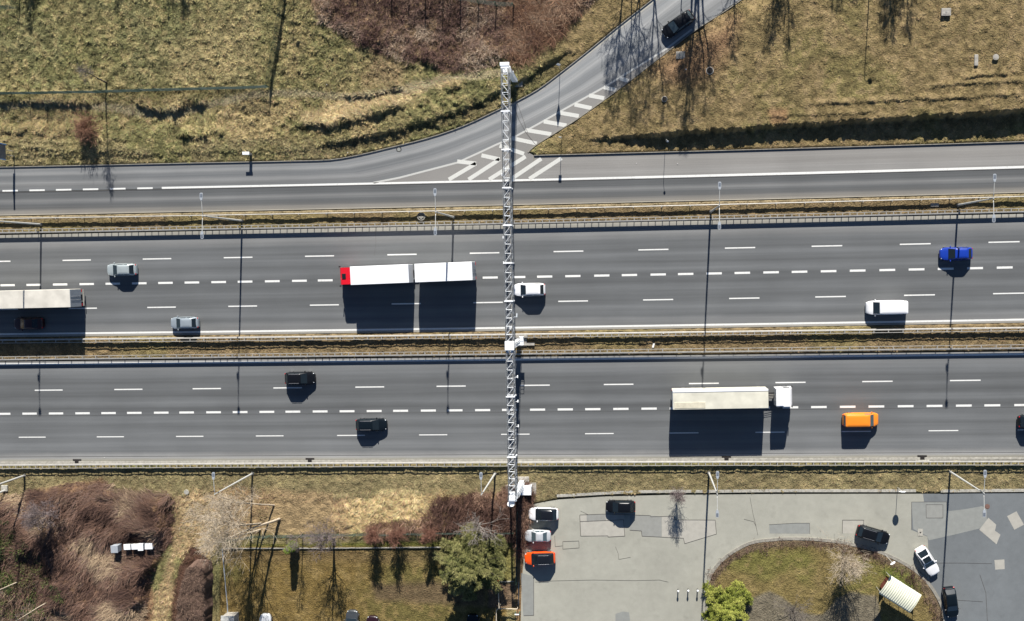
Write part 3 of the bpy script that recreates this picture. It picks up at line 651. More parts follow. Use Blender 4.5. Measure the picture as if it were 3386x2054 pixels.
# ------------------------------------------------------------------ grass, brush
def blades(name, x, y, z, L, wd, az, el, curve, C, m, kind='stuff', sag=0.5, label=None, cat=None, parent=None):
    n = len(x); dx, dy = np.cos(az), np.sin(az)
    az2 = az+curve; dx2, dy2 = np.cos(az2), np.sin(az2)
    ce, se = np.cos(el), np.sin(el)
    px_, py_ = -dy*wd/2, dx*wd/2
    b = np.stack([x, y, z], -1)
    m1 = b+np.stack([dx*ce, dy*ce, se], -1)*(L*0.5)[:, None]
    el2 = el-sag; t = m1+np.stack([dx2*np.cos(el2), dy2*np.cos(el2), np.sin(el2)], -1)*(L*0.5)[:, None]
    s = np.stack([px_, py_, 0*px_], -1)
    V = np.stack([b-s, b+s, m1+s*.8, m1-s*.8, t], 1).reshape(-1, 3)
    k = (np.arange(n)*5)[:, None]
    T = np.concatenate([k+c_(0,1,2), k+c_(0,2,3), k+c_(3,2,4)], 0)
    o = np_mesh(name, V, T, m, np.repeat(C, 5, 0), parent)
    return tag(o, label, cat, None, kind)
def scatter(n, box, keep):
    """random points (world) inside a pixel box where keep(X, Y, x, y) says so"""
    X = rng.uniform(box[0], box[2], n); Y = rng.uniform(box[1], box[3], n)
    d = np.stack([(X-PPX)/FOC, -(Y-PPY)/FOC, -np.ones(n)], -1) @ RNP.T
    x = d[:, 0]*HCAM/-d[:, 2]; y = d[:, 1]*HCAM/-d[:, 2]
    k = keep(X, Y, x, y); return X[k], Y[k], x[k], y[k]
M['blade'] = tint_mat('grass_blades', 0.85, 0.2, 3.0)
M['twig'] = tint_mat('brush_stems', 0.85, 0.2, 3.0)
def grass_layer(n, box, cond, L0, L1, up, bright, wd=0.05, seed=0, flow=0.0):
    nt_ = n//9
    X, Y, x, y = scatter(nt_, box, lambda X, Y, x, y: (CLK(grass, x, y) > 0.95) & cond(X, Y, x, y))
    x = np.repeat(x, 9); y = np.repeat(y, 9); k = len(x); tb = np.repeat(rng.uniform(0.75, 1.35, k//9), 9)
    base = np.repeat(rng.uniform(0, 6.283, k//9), 9)
    az = base+rng.normal(0, 1.1, k)
    if flow: az = flow_az(x, y)+rng.normal(0, flow, k)
    x = x+rng.normal(0, .06, k); y = y+rng.normal(0, .06, k)
    C = CLK(Cg, x, y)*(tb*bright*rng.uniform(.8, 1.25, k))[:, None]
    C = C*(1+rng.normal(0, .06, (k, 3)))
    return x, y, HZ(x, y)-.02, rng.uniform(L0, L1, k), np.full(k, wd), az, rng.uniform(up*.3, up, k), rng.normal(0, .5, k), np.clip(C, .005, .7)
def flow_az(x, y): return fbm(x, y, 9.0, 77, 3)*9.0
layers = [
    grass_layer(120000, (-60,-60,1250,560), lambda X, Y, x, y: np.ones(len(X), bool), .18, .5, .9, 1.35, .06),
    grass_layer(60000, (900,-60,1800,560), lambda X, Y, x, y: np.ones(len(X), bool), .2, .55, .9, 1.3, .06),
    grass_layer(90000, (1750,-60,3450,520), lambda X, Y, x, y: np.ones(len(X), bool), .12, .3, .9, 1.3, .05),
    grass_layer(50000, (-60,1545,3450,1660), lambda X, Y, x, y: np.ones(len(X), bool), .12, .35, .8, 1.3, .05),
    grass_layer(36000, (-60,630,3450,780), lambda X, Y, x, y: np.ones(len(X), bool), .1, .28, .9, 1.25, .05),
    grass_layer(36000, (-60,1100,3450,1215), lambda X, Y, x, y: np.ones(len(X), bool), .12, .32, .9, 1.25, .05),
    grass_layer(50000, (700,1760,1710,2100), lambda X, Y, x, y: np.ones(len(X), bool), .08, .2, .9, 1.3, .04),
    grass_layer(20000, (2330,1780,3140,2100), lambda X, Y, x, y: fbm(x, y, 3, 3) > .1, .08, .2, .9, 1.3, .04),
    grass_layer(26000, (980,260,1560,430), lambda X, Y, x, y: sdf(STRAW1, X, Y) > -12, .4, 1.1, .5, 1.25, .07, flow=.35),
    grass_layer(34000, (1100,1610,1500,1780), lambda X, Y, x, y: sdf(STRAW2, X, Y) > -12, .5, 1.1, .5, 1.25, .07, flow=.5),
    grass_layer(30000, (-60,320,800,460), lambda X, Y, x, y: np.ones(len(X), bool), .4, .9, .5, 1.35, .07, flow=.5),
    grass_layer(30000, (460,1600,960,2100), lambda X, Y, x, y: sdf(STRAW3, X, Y) > -12, .35, .9, .6, 1.2, .06, flow=.6),
]
cat_ = [np.concatenate([l[i] for l in layers], 0) for i in range(9)]
blades('grass', *cat_[:8], cat_[8], M['blade'], label='short and matted dry grass growing over the verges and meadows', cat='grass')

def brush(name, P, n, box, pal, L0, L1, wd, up, label, spread=.5, amp=1.0, clump=14, seed=0, az0=None, lean=None):
    nt_ = int(n/clump)
    X, Y, x, y = scatter(nt_, box, lambda X, Y, x, y: (sdf(P, X, Y)+34*(fbm(x, y, 2.4, 50+seed)-.5) > -4))
    k = len(x)*clump; x = np.repeat(x, clump); y = np.repeat(y, clump)
    az = (np.repeat(rng.uniform(0, 6.28, len(x)//clump), clump) if az0 is None else az0(x, y))+rng.normal(0, spread, k)
    x = x+rng.normal(0, .22, k); y = y+rng.normal(0, .22, k)
    pal = np.array(pal); sel = fbm(x, y, 3.5, 60+seed, 3); sel = np.clip((sel-.25)/.5, 0, .999)+rng.normal(0, .17, k)
    q = np.clip(sel, 0, .999)*(len(pal)-1); i = q.astype(int); f = (q-i)[:, None]
    C = pal[i]*(1-f)+pal[np.minimum(i+1, len(pal)-1)]*f; C = np.clip(C*rng.uniform(.6, 1.5, k)[:, None], .004, .7)
    H = .3+.5*amp*fbm(x, y, 4.0, 70+seed, 3)
    z = np.maximum(HZ(x, y), -.1)+rng.uniform(0, 1, k)**1.5*H*.7
    blades(name, x, y, z, rng.uniform(L0, L1, k), rng.uniform(wd*.6, wd*1.4, k), az, rng.uniform(-.05, up, k), rng.normal(0, .35, k), C, M['twig'], label=label, cat='brush', sag=.35)
PB = [(0.07,0.042,0.034),(0.135,0.08,0.058),(0.19,0.115,0.08),(0.16,0.105,0.09),(0.28,0.20,0.13),(0.40,0.30,0.195)]
cx, cy = G(430, 1850).x, G(430, 1850).y
brush('brush', BROWN1, 46000, (1030,-80,2000,260), [(0.07,0.04,0.034),(0.12,0.07,0.056),(0.16,0.10,0.08),(0.24,0.165,0.12),(0.36,0.28,0.20)], .3, .8, .045, 1.0, 'low purple brown brush covering the slope at the top beside the post fence', seed=1, spread=1.5, amp=.35)
brush('brush', BROWN2, 100000, (-60,1560,620,2120), PB, .7, 1.9, .045, .5, 'dense red brown brush in the bottom left corner around the white hives', seed=2, spread=.35, amp=1.1, az0=lambda x, y: math.pi+0.9*(fbm(x, y, 8, 91)-.5)*2+np.where(fbm(x, y, 7, 93) > .5, .0, .9))
brush('brush', BROWN3, 42000, (1200,1590,1780,1860), [(0.07,0.04,0.032),(0.15,0.085,0.062),(0.20,0.12,0.085),(0.27,0.17,0.12),(0.35,0.25,0.17)], .6, 1.5, .04, 1.1, 'rusty red brush around the foot of the southern gantry column', seed=3, spread=.8, amp=1.1)
brush('brush', [(1680,-60),(1990,-60),(1900,50),(1840,120),(1760,190),(1700,220),(1690,100)], 15000, (1670,-60,2000,230), [(0.08,0.042,0.03),(0.16,0.085,0.05),(0.24,0.15,0.095),(0.30,0.22,0.15),(0.22,0.085,0.035)], .9, 2.0, .04, .6, 'orange brown arching brush between the post fence and the ramp', seed=4, spread=.5, amp=.9)
# clipped hedge: a solid body of twigs with an uneven skin
def hedge(P, H, label):
    base = [G(*q) for q in P]; cx_ = sum(p.x for p in base)/len(base); cy_ = sum(p.y for p in base)/len(base)
    t = thing('hedge', (cx_, cy_, 0), 0, label, 'hedge')
    xs_ = np.arange(min(p.x for p in base)-.4, max(p.x for p in base)+.4, .15); ys_ = np.arange(min(p.y for p in base)-.4, max(p.y for p in base)+.4, .15)
    X_, Y_ = np.meshgrid(xs_, ys_); d = sdf([(p.x, p.y) for p in base], X_, Y_)
    z = H*np.clip(sst(-.12, .22, d+.35*(fbm(X_, Y_, .8, 5, 2)-.5)), 0, 1)*(.84+.3*fbm(X_, Y_, 1.6, 6, 3))+.25*(fbm(X_, Y_, .45, 7, 2)-.5)*(d > 0)-.1
    n_, m_ = X_.shape; ii_ = np.arange(n_*m_).reshape(n_, m_)
    Q_ = np.stack([ii_[:-1, :-1], ii_[:-1, 1:], ii_[1:, 1:], ii_[1:, :-1]], -1).reshape(-1, 4)
    Cc = np.array((.105,.068,.052))*(.6+.9*fbm(X_, Y_, .6, 8, 2).reshape(-1, 1))
    np_mesh('stems', np.stack([X_-cx_, Y_-cy_, z], -1).reshape(-1, 3), Q_, M['twig'], Cc, t)
    k = 34000; r = rng.integers(0, n_*m_, k); r = r[(d.ravel()[r] > .22)]; k = len(r)
    Ct = np.array([(.095,.062,.048),(.165,.108,.08),(.24,.165,.12)])[rng.integers(0, 3, k)]*rng.uniform(.7, 1.4, k)[:, None]
    blades('twigs', X_.ravel()[r]-cx_+rng.normal(0,.08,k), Y_.ravel()[r]-cy_+rng.normal(0,.08,k), z.ravel()[r]-.1, rng.uniform(.2,.5,k), rng.uniform(.02,.04,k), rng.uniform(0,6.28,k), rng.uniform(.2,1.3,k), rng.normal(0,.4,k), Ct, M['twig'], kind=None, parent=t)
hedge([(640,1858),(668,1850),(698,1853),(704,1880),(699,2110),(602,2110),(612,1960)], 2.9, 'clipped purple brown hedge along the left side of the garden plot')
brush('ivy', [(-60,1720),(50,1715),(110,1770),(140,1840),(170,1920),(230,1960),(200,2010),(60,2060),(-60,2060)], 46000, (-80,1700,260,2080), [(0.022,0.03,0.014),(0.04,0.055,0.02),(0.085,0.105,0.03),(0.10,0.065,0.045),(0.05,0.04,0.03)], .18, .4, .11, 1.2, 'dark green leafy thicket at the left edge of the brush', seed=6, spread=2, amp=2.2)
# low shrubs planted behind the island kerb
brush('ground_cover', [(p[0], p[1]) for p in [(2345,1930),(2358,1885),(2385,1858),(2412,1838),(2462,1808),(2550,1790),(2690,1789),(2775,1798),(2900,1832),(2975,1866),(3025,1900),(3062,1940),(3090,1990),(3112,2060),(3085,2060),(3068,2000),(3040,1955),(3000,1915),(2950,1882),(2880,1850),(2770,1818),(2690,1808),(2550,1810),(2470,1828),(2412,1862),(2385,1890),(2370,1930)]], 22000, (2330,1780,3130,2070), [(0.06,0.035,0.03),(0.11,0.065,0.05),(0.17,0.12,0.09)], .2, .5, .04, 1.2, 'low brown shrubs planted along the inside of the curved island kerb', seed=7, spread=2, amp=.35)
# ------------------------------------------------------------------ guard rails
def guard_rail(name, beam, back, spacing, label, drop=0.0, side=1, z=0.75, x0=-700, x1=4300):
    """beam/back: lines of the photograph at rail height; spacing: list of (px from, px to, metres)"""
    t = thing('guard_rail', G(1700, beam(1700), 0), 0, label, 'guard rail'); inv = -t.location
    xs = list(range(x0, x1, 50)); W = [G(x, beam(x), z) for x in xs]
    mb = MB(); prof = [(0,.0),(.055,-.02),(.0,-.09),(.075,-.16),(.0,-.23),(.055,-.29),(.0,-.31)]; prof = prof+[(a-.03, b) for a, b in prof[::-1]]
    for i, p in enumerate(W):
        d = (W[min(i+1, len(W)-1)]-W[max(0, i-1)]); d.z = 0; d.normalize(); n = Vector((d.y, -d.x, 0))*side
        for a, b in prof: mb.v.append(tuple(p+n*(a*(2.0 if back else 1.1)-(.03 if back else 0))+Vector((0,0,b))+inv))
    k = len(prof)
    for i in range(len(W)-1):
        for j in range(k): mb.f.append((i*k+j, (i+1)*k+j, (i+1)*k+(j+1)%k, i*k+(j+1)%k))
    mb.build('beam', M['steel'], t)
    off = None
    if back:
        B = [G(x, back(x), z) for x in xs]; mb = MB()
        for a, b in zip(B, B[1:]):
            d = (b-a).normalized(); n = Vector((-d.y, d.x, 0))*.035
            a, b = a+inv, b+inv; q = [a-n, b-n, b+n, a+n]; h = Vector((0,0,.09))
            mb.add([v-h for v in q]+q, [(0,3,2,1),(4,5,6,7),(0,1,5,4),(2,3,7,6)])
        mb.build('back_rail', M['steel'], t)
    pts = []
    for a, b, sp in spacing:
        x = a
        while x < b:
            s = sp*23.5*(1+(x-2078)*3.2e-5); pts.append(x); x += s
    p0 = G(1700, beam(1700), z); w_ = (G(1700, back(1700), z)-p0) if back else Vector((0, .22*side, 0))
    post = MB(); zb = .72
    post.box((w_.x*.25, w_.y*.25, zb/2-.2), (.10, .12, zb+.4)).box((w_.x*.5, w_.y*.5, z-.045), (.12, max(.05, w_.length-.08), .06))
    me = None; order = sorted(pts, key=lambda x: abs(x-2078)); inc = set(order[:100]); rest = MB()
    for x in pts:
        if x < -120 or x > 3520: continue
        p = G(x, beam(x), z); loc = Vector((p.x, p.y, 0))+inv; loc.z = 0
        if x in inc:
            if me is None: o = post.build('post', M['steeld'], t); me = o
            else: o = me.copy(); col.objects.link(o); o.parent = t
            o.location = loc
        else:
            rest.add([Vector(v)+loc for v in post.v], post.f)
    if rest.v: rest.build('post_row', M['steeld'], t, kind='stuff')
    return t
ga = ys([(0,722.7),(850,710.5),(1700,691.5),(2550,672.5),(3386,650)])
gbt = ys([(0,759.6),(850,745.3),(1700,728),(2550,710),(3386,689)]); gbb = ys([(0,770),(850,755),(1700,738),(2550,720.7),(3386,699.5)])
gct = ys([(0,1125),(850,1116),(1700,1106),(2550,1096),(3386,1084)]); gcb = ys([(0,1135),(850,1125.5),(1700,1116.5),(2550,1105),(3386,1093.5)])
gdt = ys([(0,1180),(850,1170.7),(1700,1159.5),(2550,1151),(3386,1139.7)]); gdb = ys([(0,1190.5),(850,1180.3),(1700,1171),(2550,1162),(3386,1151)])
get = ys([(0,1538.6),(850,1534.8),(1700,1529.5),(3386,1527)]); geb = ys([(0,1549.5),(850,1545.8),(1700,1540.8),(3386,1538)])
guard_rail('a', ga, None, [(-600,4300,4)], 'thin single rail along the lower edge of the feeder road', side=-1)
guard_rail('b', gbb, gbt, [(-600,4300,1)], 'double ladder like guard rail above the four northern lanes', side=1)
guard_rail('c', gct, gcb, [(-600,1350,2),(1350,2650,1),(2650,4300,2)], 'guard rail on the upper side of the grass median between the carriageways', side=-1)
guard_rail('d', gdb, gdt, [(-600,700,2),(700,2050,1),(2050,4300,2)], 'guard rail on the lower side of the grass median, beside the blue shaded edge line', side=1)
guard_rail('e', get, geb, [(-600,4300,1)], 'guard rail below the southern carriageway in front of the grass verge', side=-1)

# ------------------------------------------------------------------ gantry
GZ = 9.8; gt0 = G(1668.5, 214, GZ); gt1 = G(1694, 1660, GZ)
gdir = (gt1-gt0); GL = gdir.length; gdir.normalize(); ang = math.atan2(gdir.y, gdir.x)
gt = thing('gantry', (gt0.x, gt0.y, 0), ang, 'long white lattice gantry spanning the whole motorway from top to bottom', 'gantry')
def gpos(py, z=0.0):   # local x along the gantry for a picture row
    lo, hi = 0.0, GL
    for _ in range(40):
        m_ = (lo+hi)/2; p = gt0+gdir*m_; yy = float(PIX(np.array(p.x), np.array(p.y), GZ)[1])
        if yy < py: lo = m_
        else: hi = m_
    return lo
hw, hh = 0.47, 0.78   # half width, half height of the box truss
def truss(x0, x1, nb, flip=1):
    mb = MB(); zc = GZ-hh
    for sy in (-1, 1):
        for sz in (-1, 1): mb.tube((x0, sy*hw, zc+sz*hh), (x1, sy*hw, zc+sz*hh), .075 if sz > 0 else .05, n=6)
    st = (x1-x0)/nb
    for i in range(nb+1):
        x = x0+st*i
        for sz in (-1, 1): mb.tube((x, -hw, zc+sz*hh), (x, hw, zc+sz*hh), .052 if sz > 0 else .022, n=4, cap=False)
        for sy in (-1, 1): mb.tube((x, sy*hw, zc-hh), (x, sy*hw, zc+hh), .024, n=4, cap=False)
        if i < nb:
            f = flip
            for sz in (-1, 1): mb.tube((x, -f*hw, zc+sz*hh), (x+st, f*hw, zc+sz*hh), .046 if sz > 0 else .014, n=4, cap=False)
            for sy in (-1, 1): mb.tube((x, sy*hw, zc-hh*sy), (x+st, sy*hw, zc+hh*sy), .018, n=4, cap=False)
        ts = mb.build('truss_section', M['gantry'], gt)
    MB().box(((x0+x1)/2, .22, zc-hh+.06), (x1-x0-.1, .12, .05)).build('added_shade_tray', M['steeld'], ts)  # unseen tray added inside the truss to fill out its shadow
    return mb
rows = [214,368,495,621,745,870,996,1136,1312,1512,1655]
nb = [5,4,4,4,4,4,5,6,7,6]
flips = [-1,-1,1,1,1,1,1,1,1,1]
for a, b, n_, fl in zip(rows, rows[1:], nb, flips):
    truss(gpos(a)+.05, gpos(b)-.05, n_, -fl)
for r in rows[1:-1]:
    if r == 1136: continue
    x = gpos(r); mb = MB(); zc = GZ-hh
    for sy in (-1, 1): mb.box((x, sy*(hw+.04), zc), (.16, .10, 2*hh+.26))
    for sz in (-1, 1): mb.box((x, 0, zc+sz*(hh+.07)), (.16, 2*hw+.26, .10))
    mb.build('joint_collar', M['gantry'], gt)
for r, lab in ((214,'n'),(1144,'m'),(1655,'s')):
    x = gpos(r)+(0.3 if r == 214 else 0 if r == 1144 else -.3)
    c = MB(); c.box((x, .25, (GZ-2*hh)/2-.1), (.6, .66, GZ-2*hh+.1), taper=.85); c.bbox((x, 0, GZ-2*hh-.2), (.9, 1.15, .4), .06)
    c.box((x, .25, .12), (.9, .9, .08)); c.build('column', M['gantry'], gt)
    h = MB()
    if r == 214: h.bbox((x-.35, 0, GZ+.10), (.5, 1.25, .12), .05); h.bbox((x-.1,0,GZ+.05),(.6,1.05,.1),.03)
    elif r == 1144: h.bbox((x, 0, GZ+.1), (1.25, 1.25, .3), .08); h.bbox((x+.75, -.35, GZ-.05), (.22, .4, .12), .03); h.bbox((x+.75, .35, GZ-.05), (.22, .4, .12), .03)
    else: h.bbox((x+.1, 0, GZ-.1), (.8, 1.15, .2), .1)
    h.build('column_cap', M['gantry'], gt)
    f = MB(); f.bbox((x, 0, .06), (1.7, 2.6, .3), .05); f.build('footing', M['concrete'], gt)
    l = MB()   # ladder on the column
    for sy in (-.2, .2): l.tube((x-.1+(0), (.66), .3), (x-.1, (.66), GZ-1.9), .025, n=4) if sy < 0 else l.tube((x+.3, (.66), .3), (x+.3, (.66), GZ-1.9), .025, n=4)
    for k in range(22): l.tube((x-.1, (.66), .5+k*.33), (x+.3, (.66), .5+k*.33), .018, n=4)
    l.build('ladder', M['gantry'], gt)
# service platform at the middle column
x = gpos(1144); pl = MB(); pl.box((x-.2, .9, 2.9), (1.0, .5, .06))
for a, b in (((-.75,.65),(-.75,1.15)),((-.75,1.15),(.35,1.15)),((.35,.65),(.35,1.15))):
    for zz in (3.3, 3.6, 3.95): pl.tube((x+a[0], a[1], zz), (x+b[0], b[1], zz), .03, n=4)
for q in ((-.75,.65),(-.75,1.15),(.35,1.15),(.35,.65)): pl.tube((x+q[0], q[1], 2.9), (x+q[0], q[1], 3.95), .03, n=4)
pl.build('service_platform', M['gantry'], gt)
# sensors on short arms
for r, s in ((1252,-1),(1334,-1),(1417,-1),(785,1),(575,1),(870,1)):
    x = gpos(r); mb = MB(); yb = -s*hw; ye = -s*(hw+.32)
    mb.tube((x, yb, GZ-1.65), (x, ye, GZ-1.65), .03, n=4); mb.bbox((x-.05, ye, GZ-1.7), (.34, .16, .2), .03)
    mb.build('sensor', M['gantry'], gt)
x = gpos(1050); mb = MB(); mb.tube((x, hw, GZ-1.05), (x, hw+.5, GZ-1.05), .05, n=6); mb.tube((x+.05, hw+.42, GZ-1.05), (x-.45, hw+.42, GZ-1.3), .10, n=8); mb.build('camera_housing', M['lampgrey'], gt)
p = G(1689, 1669, 7.9); d_ = thing('dish_antenna', (p.x, p.y, 7.6), 0, 'round white dish on the southern tip of the lattice gantry', 'dish')
mb = MB(); mb.lathe([(.12,-.06),(.42,.0),(.52,.05),(.50,.07),(.40,.03),(.10,-.02)], 20); dd = mb.build('reflector', M['gantry'], d_, smooth=True); dd.rotation_euler = (rad(-52), 0, 0)
MB().tube((0,.05,-.1),(0,.55,-.35),.04).build('arm', M['gantry'], d_)
# cabinets beside the columns
def cabinet(px0, px1, py, h, label, lids=2, dep=1.05):
    a, b = GH(px0, py), GH(px1, py); L = (b-a).length; t = thing('equipment_cabinet', ((a.x+b.x)/2, (a.y+b.y)/2, 0), 0, label, 'cabinet')
    MB().bbox((0, 0, h/2), (L, dep, h), .03).build('body', M['gantry'], t)
    r = MB()
    for k in range(lids): r.bbox((0, dep*(.27-.54*k)*(1 if lids > 1 else 0), h+.04+.03*k), (L*(1.02 if k == 0 else .8), dep*.5, .07), .03)
    for s in (-1, 1): r.box((s*L*.5, 0, h+.06), (.07, dep*1.05, .12))
    r.build('roof', M['gantry'], t)
    MB().box((0, 0, .02), (L+1.2, dep+.5, .2)).build('plinth', M['concrete'], t)
    return t
cabinet(1722, 1759, 1616, 1.7, 'large white equipment cabinet beside the southern gantry column', 2, 1.15)
cabinet(1683, 1699, 247, 1.4, 'small pale equipment cabinet beside the northern gantry column', 1, .7)
for q, lab in ((((1636,238),(1660,236),(1661,262),(1638,262)),'left of'),(((1700,232),(1734,232),(1735,255),(1701,257)),'right of')):
    pts = [GH(*a) for a in q]; mb = MB(); mb.prism([(p.x,p.y) for p in pts], -.1, .32)
    mb.build('concrete_slab', M['concrete'], label=f'weathered concrete slab {lab} the northern gantry column', cat='slab')
q = [GH(*a) for a in ((1728,1133),(1768,1133),(1768,1142),(1728,1142))]; MB().prism([(p.x,p.y) for p in q], -.1, .3).build('concrete_slab', M['concrete'], label='narrow concrete slab in the median right of the middle gantry column', cat='slab')
q = [GH(*a) for a in ((1672,1604),(1690,1602),(1690,1626),(1673,1628))]; MB().prism([(p.x,p.y) for p in q], -.1, .3).build('concrete_slab', M['concrete'], label='pale concrete slab left of the southern gantry column', cat='slab')

# ------------------------------------------------------------------ lamps
def lamp(px, py, label, arms=(1, -1), h=13.4, arm=2.0, group='tall street lamps beside the carriageways', adj=0.0, rz=0.0):
    p = GH(px, py); t = thing('street_lamp', (p.x, p.y, 0), rz, label, 'street lamp', group)
    mb = MB(); mb.tube((0,0,-.1),(0,0,h*.5),.14,.115,8); mb.tube((0,0,h*.5),(0,0,h),.115,.07,8); mb.build('pole', M['pole'], t)
    MB().lathe([(.24,0),(.24,.12),(.15,.2),(.15,.5)], 8).build('base_plate', M['steeld'], t)
    for s in arms:
        a = MB(); a.path([(0,0,h-.25),(0,s*.5,h-.05),(0,s*arm,h+.12)], .045, 6); ao = a.build('arm', M['pole'], t)
        mb = MB(); y0 = s*arm
        R = [(-.10,0),(.10,0),(.19,.28),(.20,.85),(.12,.98),(-.12,.98),(-.20,.85),(-.19,.28)]
        pts = [(x, y0+s*y) for x, y in R]
        mb.prism(pts, h+.08, h+.19); hd = mb.build('lamp_head', M['lampgrey'], t)
        mb = MB(); mb.prism([(x, y0+s*y) for x, y in ((-.14,.42),(.14,.42),(.14,.84),(-.14,.84))], h+.19, h+.215); mb.build('cover', M['lampdark'], hd)
    return t
lamp(135, 742, 'leftmost double armed lamp in the strip above the northern carriageway')
lamp(800, 730, 'double armed lamp above the gap between the silver cars and the red truck')
lamp(1500, 718, 'double armed lamp just left of the gantry, above the red and white truck')
lamp(2350, 700, 'double armed lamp in the northern strip right of the gantry, its pole leaning slightly')
lamp(3168, 678, 'double armed lamp at the top right, standing above the blue car')
lamp(82, 1572, 'pale lamp pole at the left edge below the southern guard rail', arms=(1,))
lamp(835, 1566, 'single armed lamp above the pale leaning trees, left of the gantry', arms=(1,))
lamp(1637, 1566, 'single armed lamp directly left of the southern gantry column', arms=(1,))
lamp(2344, 1563, 'double armed lamp between the verge and the parking area, above the island kerb')
lamp(3142, 1560, 'double armed lamp at the right, its long pole leaning over the dark asphalt')
# lamps beyond the upper edge, seen by the shadow of their heads
def short_lamp(px, py, h, label, rz=0):
    p = GH(px, py); t = thing('street_lamp', (p.x, p.y, p.z-.1), rz, label, 'street lamp')
    MB().tube((0,0,0),(0,0,h),.07,.05,6).build('pole', M['pole'], t)
    MB().path([(0,0,h-.1),(.25,.0,h+.15),(.7,0,h+.2)], .035, 6).build('arm', M['pole'], t)
    MB().lathe([(.08,.25),(.3,.1),(.34,-.02),(.25,-.1)], 12, (.75,0,h+.1)).build('lamp_head', M['lampdark'], t)
short_lamp(978, -180, 7.6, 'park lamp beyond the top edge whose round shadow lies on the mown meadow')
short_lamp(2876, -60, 7.2, 'park lamp beyond the top edge whose small shadow lies on the right meadow')
p = GH(2200, 470); t = thing('street_lamp', (p.x, p.y, .9), rad(-20), 'slim lamp standing on the grass bank above the slip lane', 'street lamp')
MB().path([(0,0,0),(0,0,2.2),(.25,-.2,2.7)], .03, 6).build('pole', M['steeld'], t); MB().lathe([(.05,.1),(.16,.0),(.14,-.1)], 10, (.3,-.3,2.75)).build('lamp_head', M['lampdark'], t)

# ------------------------------------------------------------------ signs, bollards, lids
def sign(px, py, h, kind, label, rz=0.0, size=.6, panel='gantry'):
    p = GH(px, py); t = thing('road_sign', (p.x, p.y, p.z-.05), rz, label, 'sign')
    MB().tube((0,0,0),(0,0,h),.035,n=6).build('pole', M['pole'], t)
    mb = MB()
    if kind == 'round':
        n = 18; pr = [(size/2*math.cos(2*math.pi*i/n), size/2*math.sin(2*math.pi*i/n)) for i in range(n)]
    elif kind == 'tri': pr = [(-size/2,-size*.29),(size/2,-size*.29),(0,size*.58)]
    elif kind == 'diamond': pr = [(-size*.35,0),(0,-size),(size*.35,0),(0,size)]
    else: pr = [(-size/2,-size*.7),(size/2,-size*.7),(size/2,size*.7),(-size/2,size*.7)]
    n = len(pr); zc = h-size*.5
    mb.add([(x,-.05,zc+y) for x,y in pr]+[(x,-.025,zc+y) for x,y in pr], [tuple(range(n)),tuple(range(2*n-1,n-1,-1))]+[(i,n+i,n+(i+1)%n,(i+1)%n) for i in range(n)])
    mb.build('sign_panel', M[panel], t)
    return t
sign(1852, 229, 3.9, 'diamond', 'slim post with a narrow pointed panel above the ramp kerb, right of the gantry', rad(0), .95)
sign(1857, 462, 3.2, 'rect', 'slim post with a narrow sign near the tip of the grass wedge', 0, .42)
sign(2968, 1612, 2.9, 'round', 'round sign on a post behind the parking kerb, its oval shadow on the pale asphalt', 0, .85)
sign(2927, 1834, 4.4, 'round', 'white round sign on a post inside the island kerb, near the curved roof shelter', rad(35), .75)
p = GH(44, 506); t = thing('information_sign', (p.x, p.y, 0), 0, 'narrow sign panel with a bright blue frame, cut by the left edge', 'sign')
mb = MB(); [mb.tube((0,s*.35-.1,-.1),(0,s*.35-.1,3.6),.05,n=6) for s in (-1,1)]; mb.build('post', M['steeld'], t)
MB().box((.0,-.1,2.95),(.10,2.0,1.5)).build('sign_panel', M['lampdark'], t)  # panel coloured dark all over for the shade on its face
mb = MB(); mb.box((-.02,.98,2.95),(.34,.14,1.6)); mb.box((-.02,-1.18,2.95),(.2,.1,1.6)); mb.box((-.02,-.1,3.74),(.24,2.3,.10)); mb.build('frame', mat('bright_blue_frame', (.10,.30,.62), .4), t)
p = GH(830, 511); t = thing('roadside_cabinet', (p.x, p.y, 0), 0, 'white topped slim cabinet at the kerb of the feeder road, casting a thick shadow', 'cabinet')
MB().bbox((0,0,.7),(.42,.3,1.5),.03).build('body', M['steeld'], t); MB().bbox((-.2,0,1.5),(1.0,.42,.1),.03).build('lid', M['gantry'], t)
p = GH(17, 1622); t = thing('sign_column', (p.x, p.y, 0), 0, 'thick pale column on a white footing at the left edge, below the southern guard rail', 'column')
MB().tube((0,0,0),(0,0,7.5),.17,.13,8).build('column', M['pole'], t); MB().bbox((0,.35,.1),(1.0,.9,.35),.04).build('footing', M['kerbl'], t)
for k, (x, y) in enumerate(((2242,1949),(2275,1948),(2306,1948))):
    p = G(x, y); t = thing('bollard', (p.x, p.y, 0), 0, ('left','middle','right')[k]+' one of three short white topped bollards standing in the parking area', 'bollard', 'bollards in the parking area')
    MB().lathe([(.085,0),(.085,.72),(.05,.8)], 10).build('post', M['dark'], t); MB().lathe([(.13,.70),(.14,.84),(.09,.93)], 12).build('cap', M['gantry'], t)
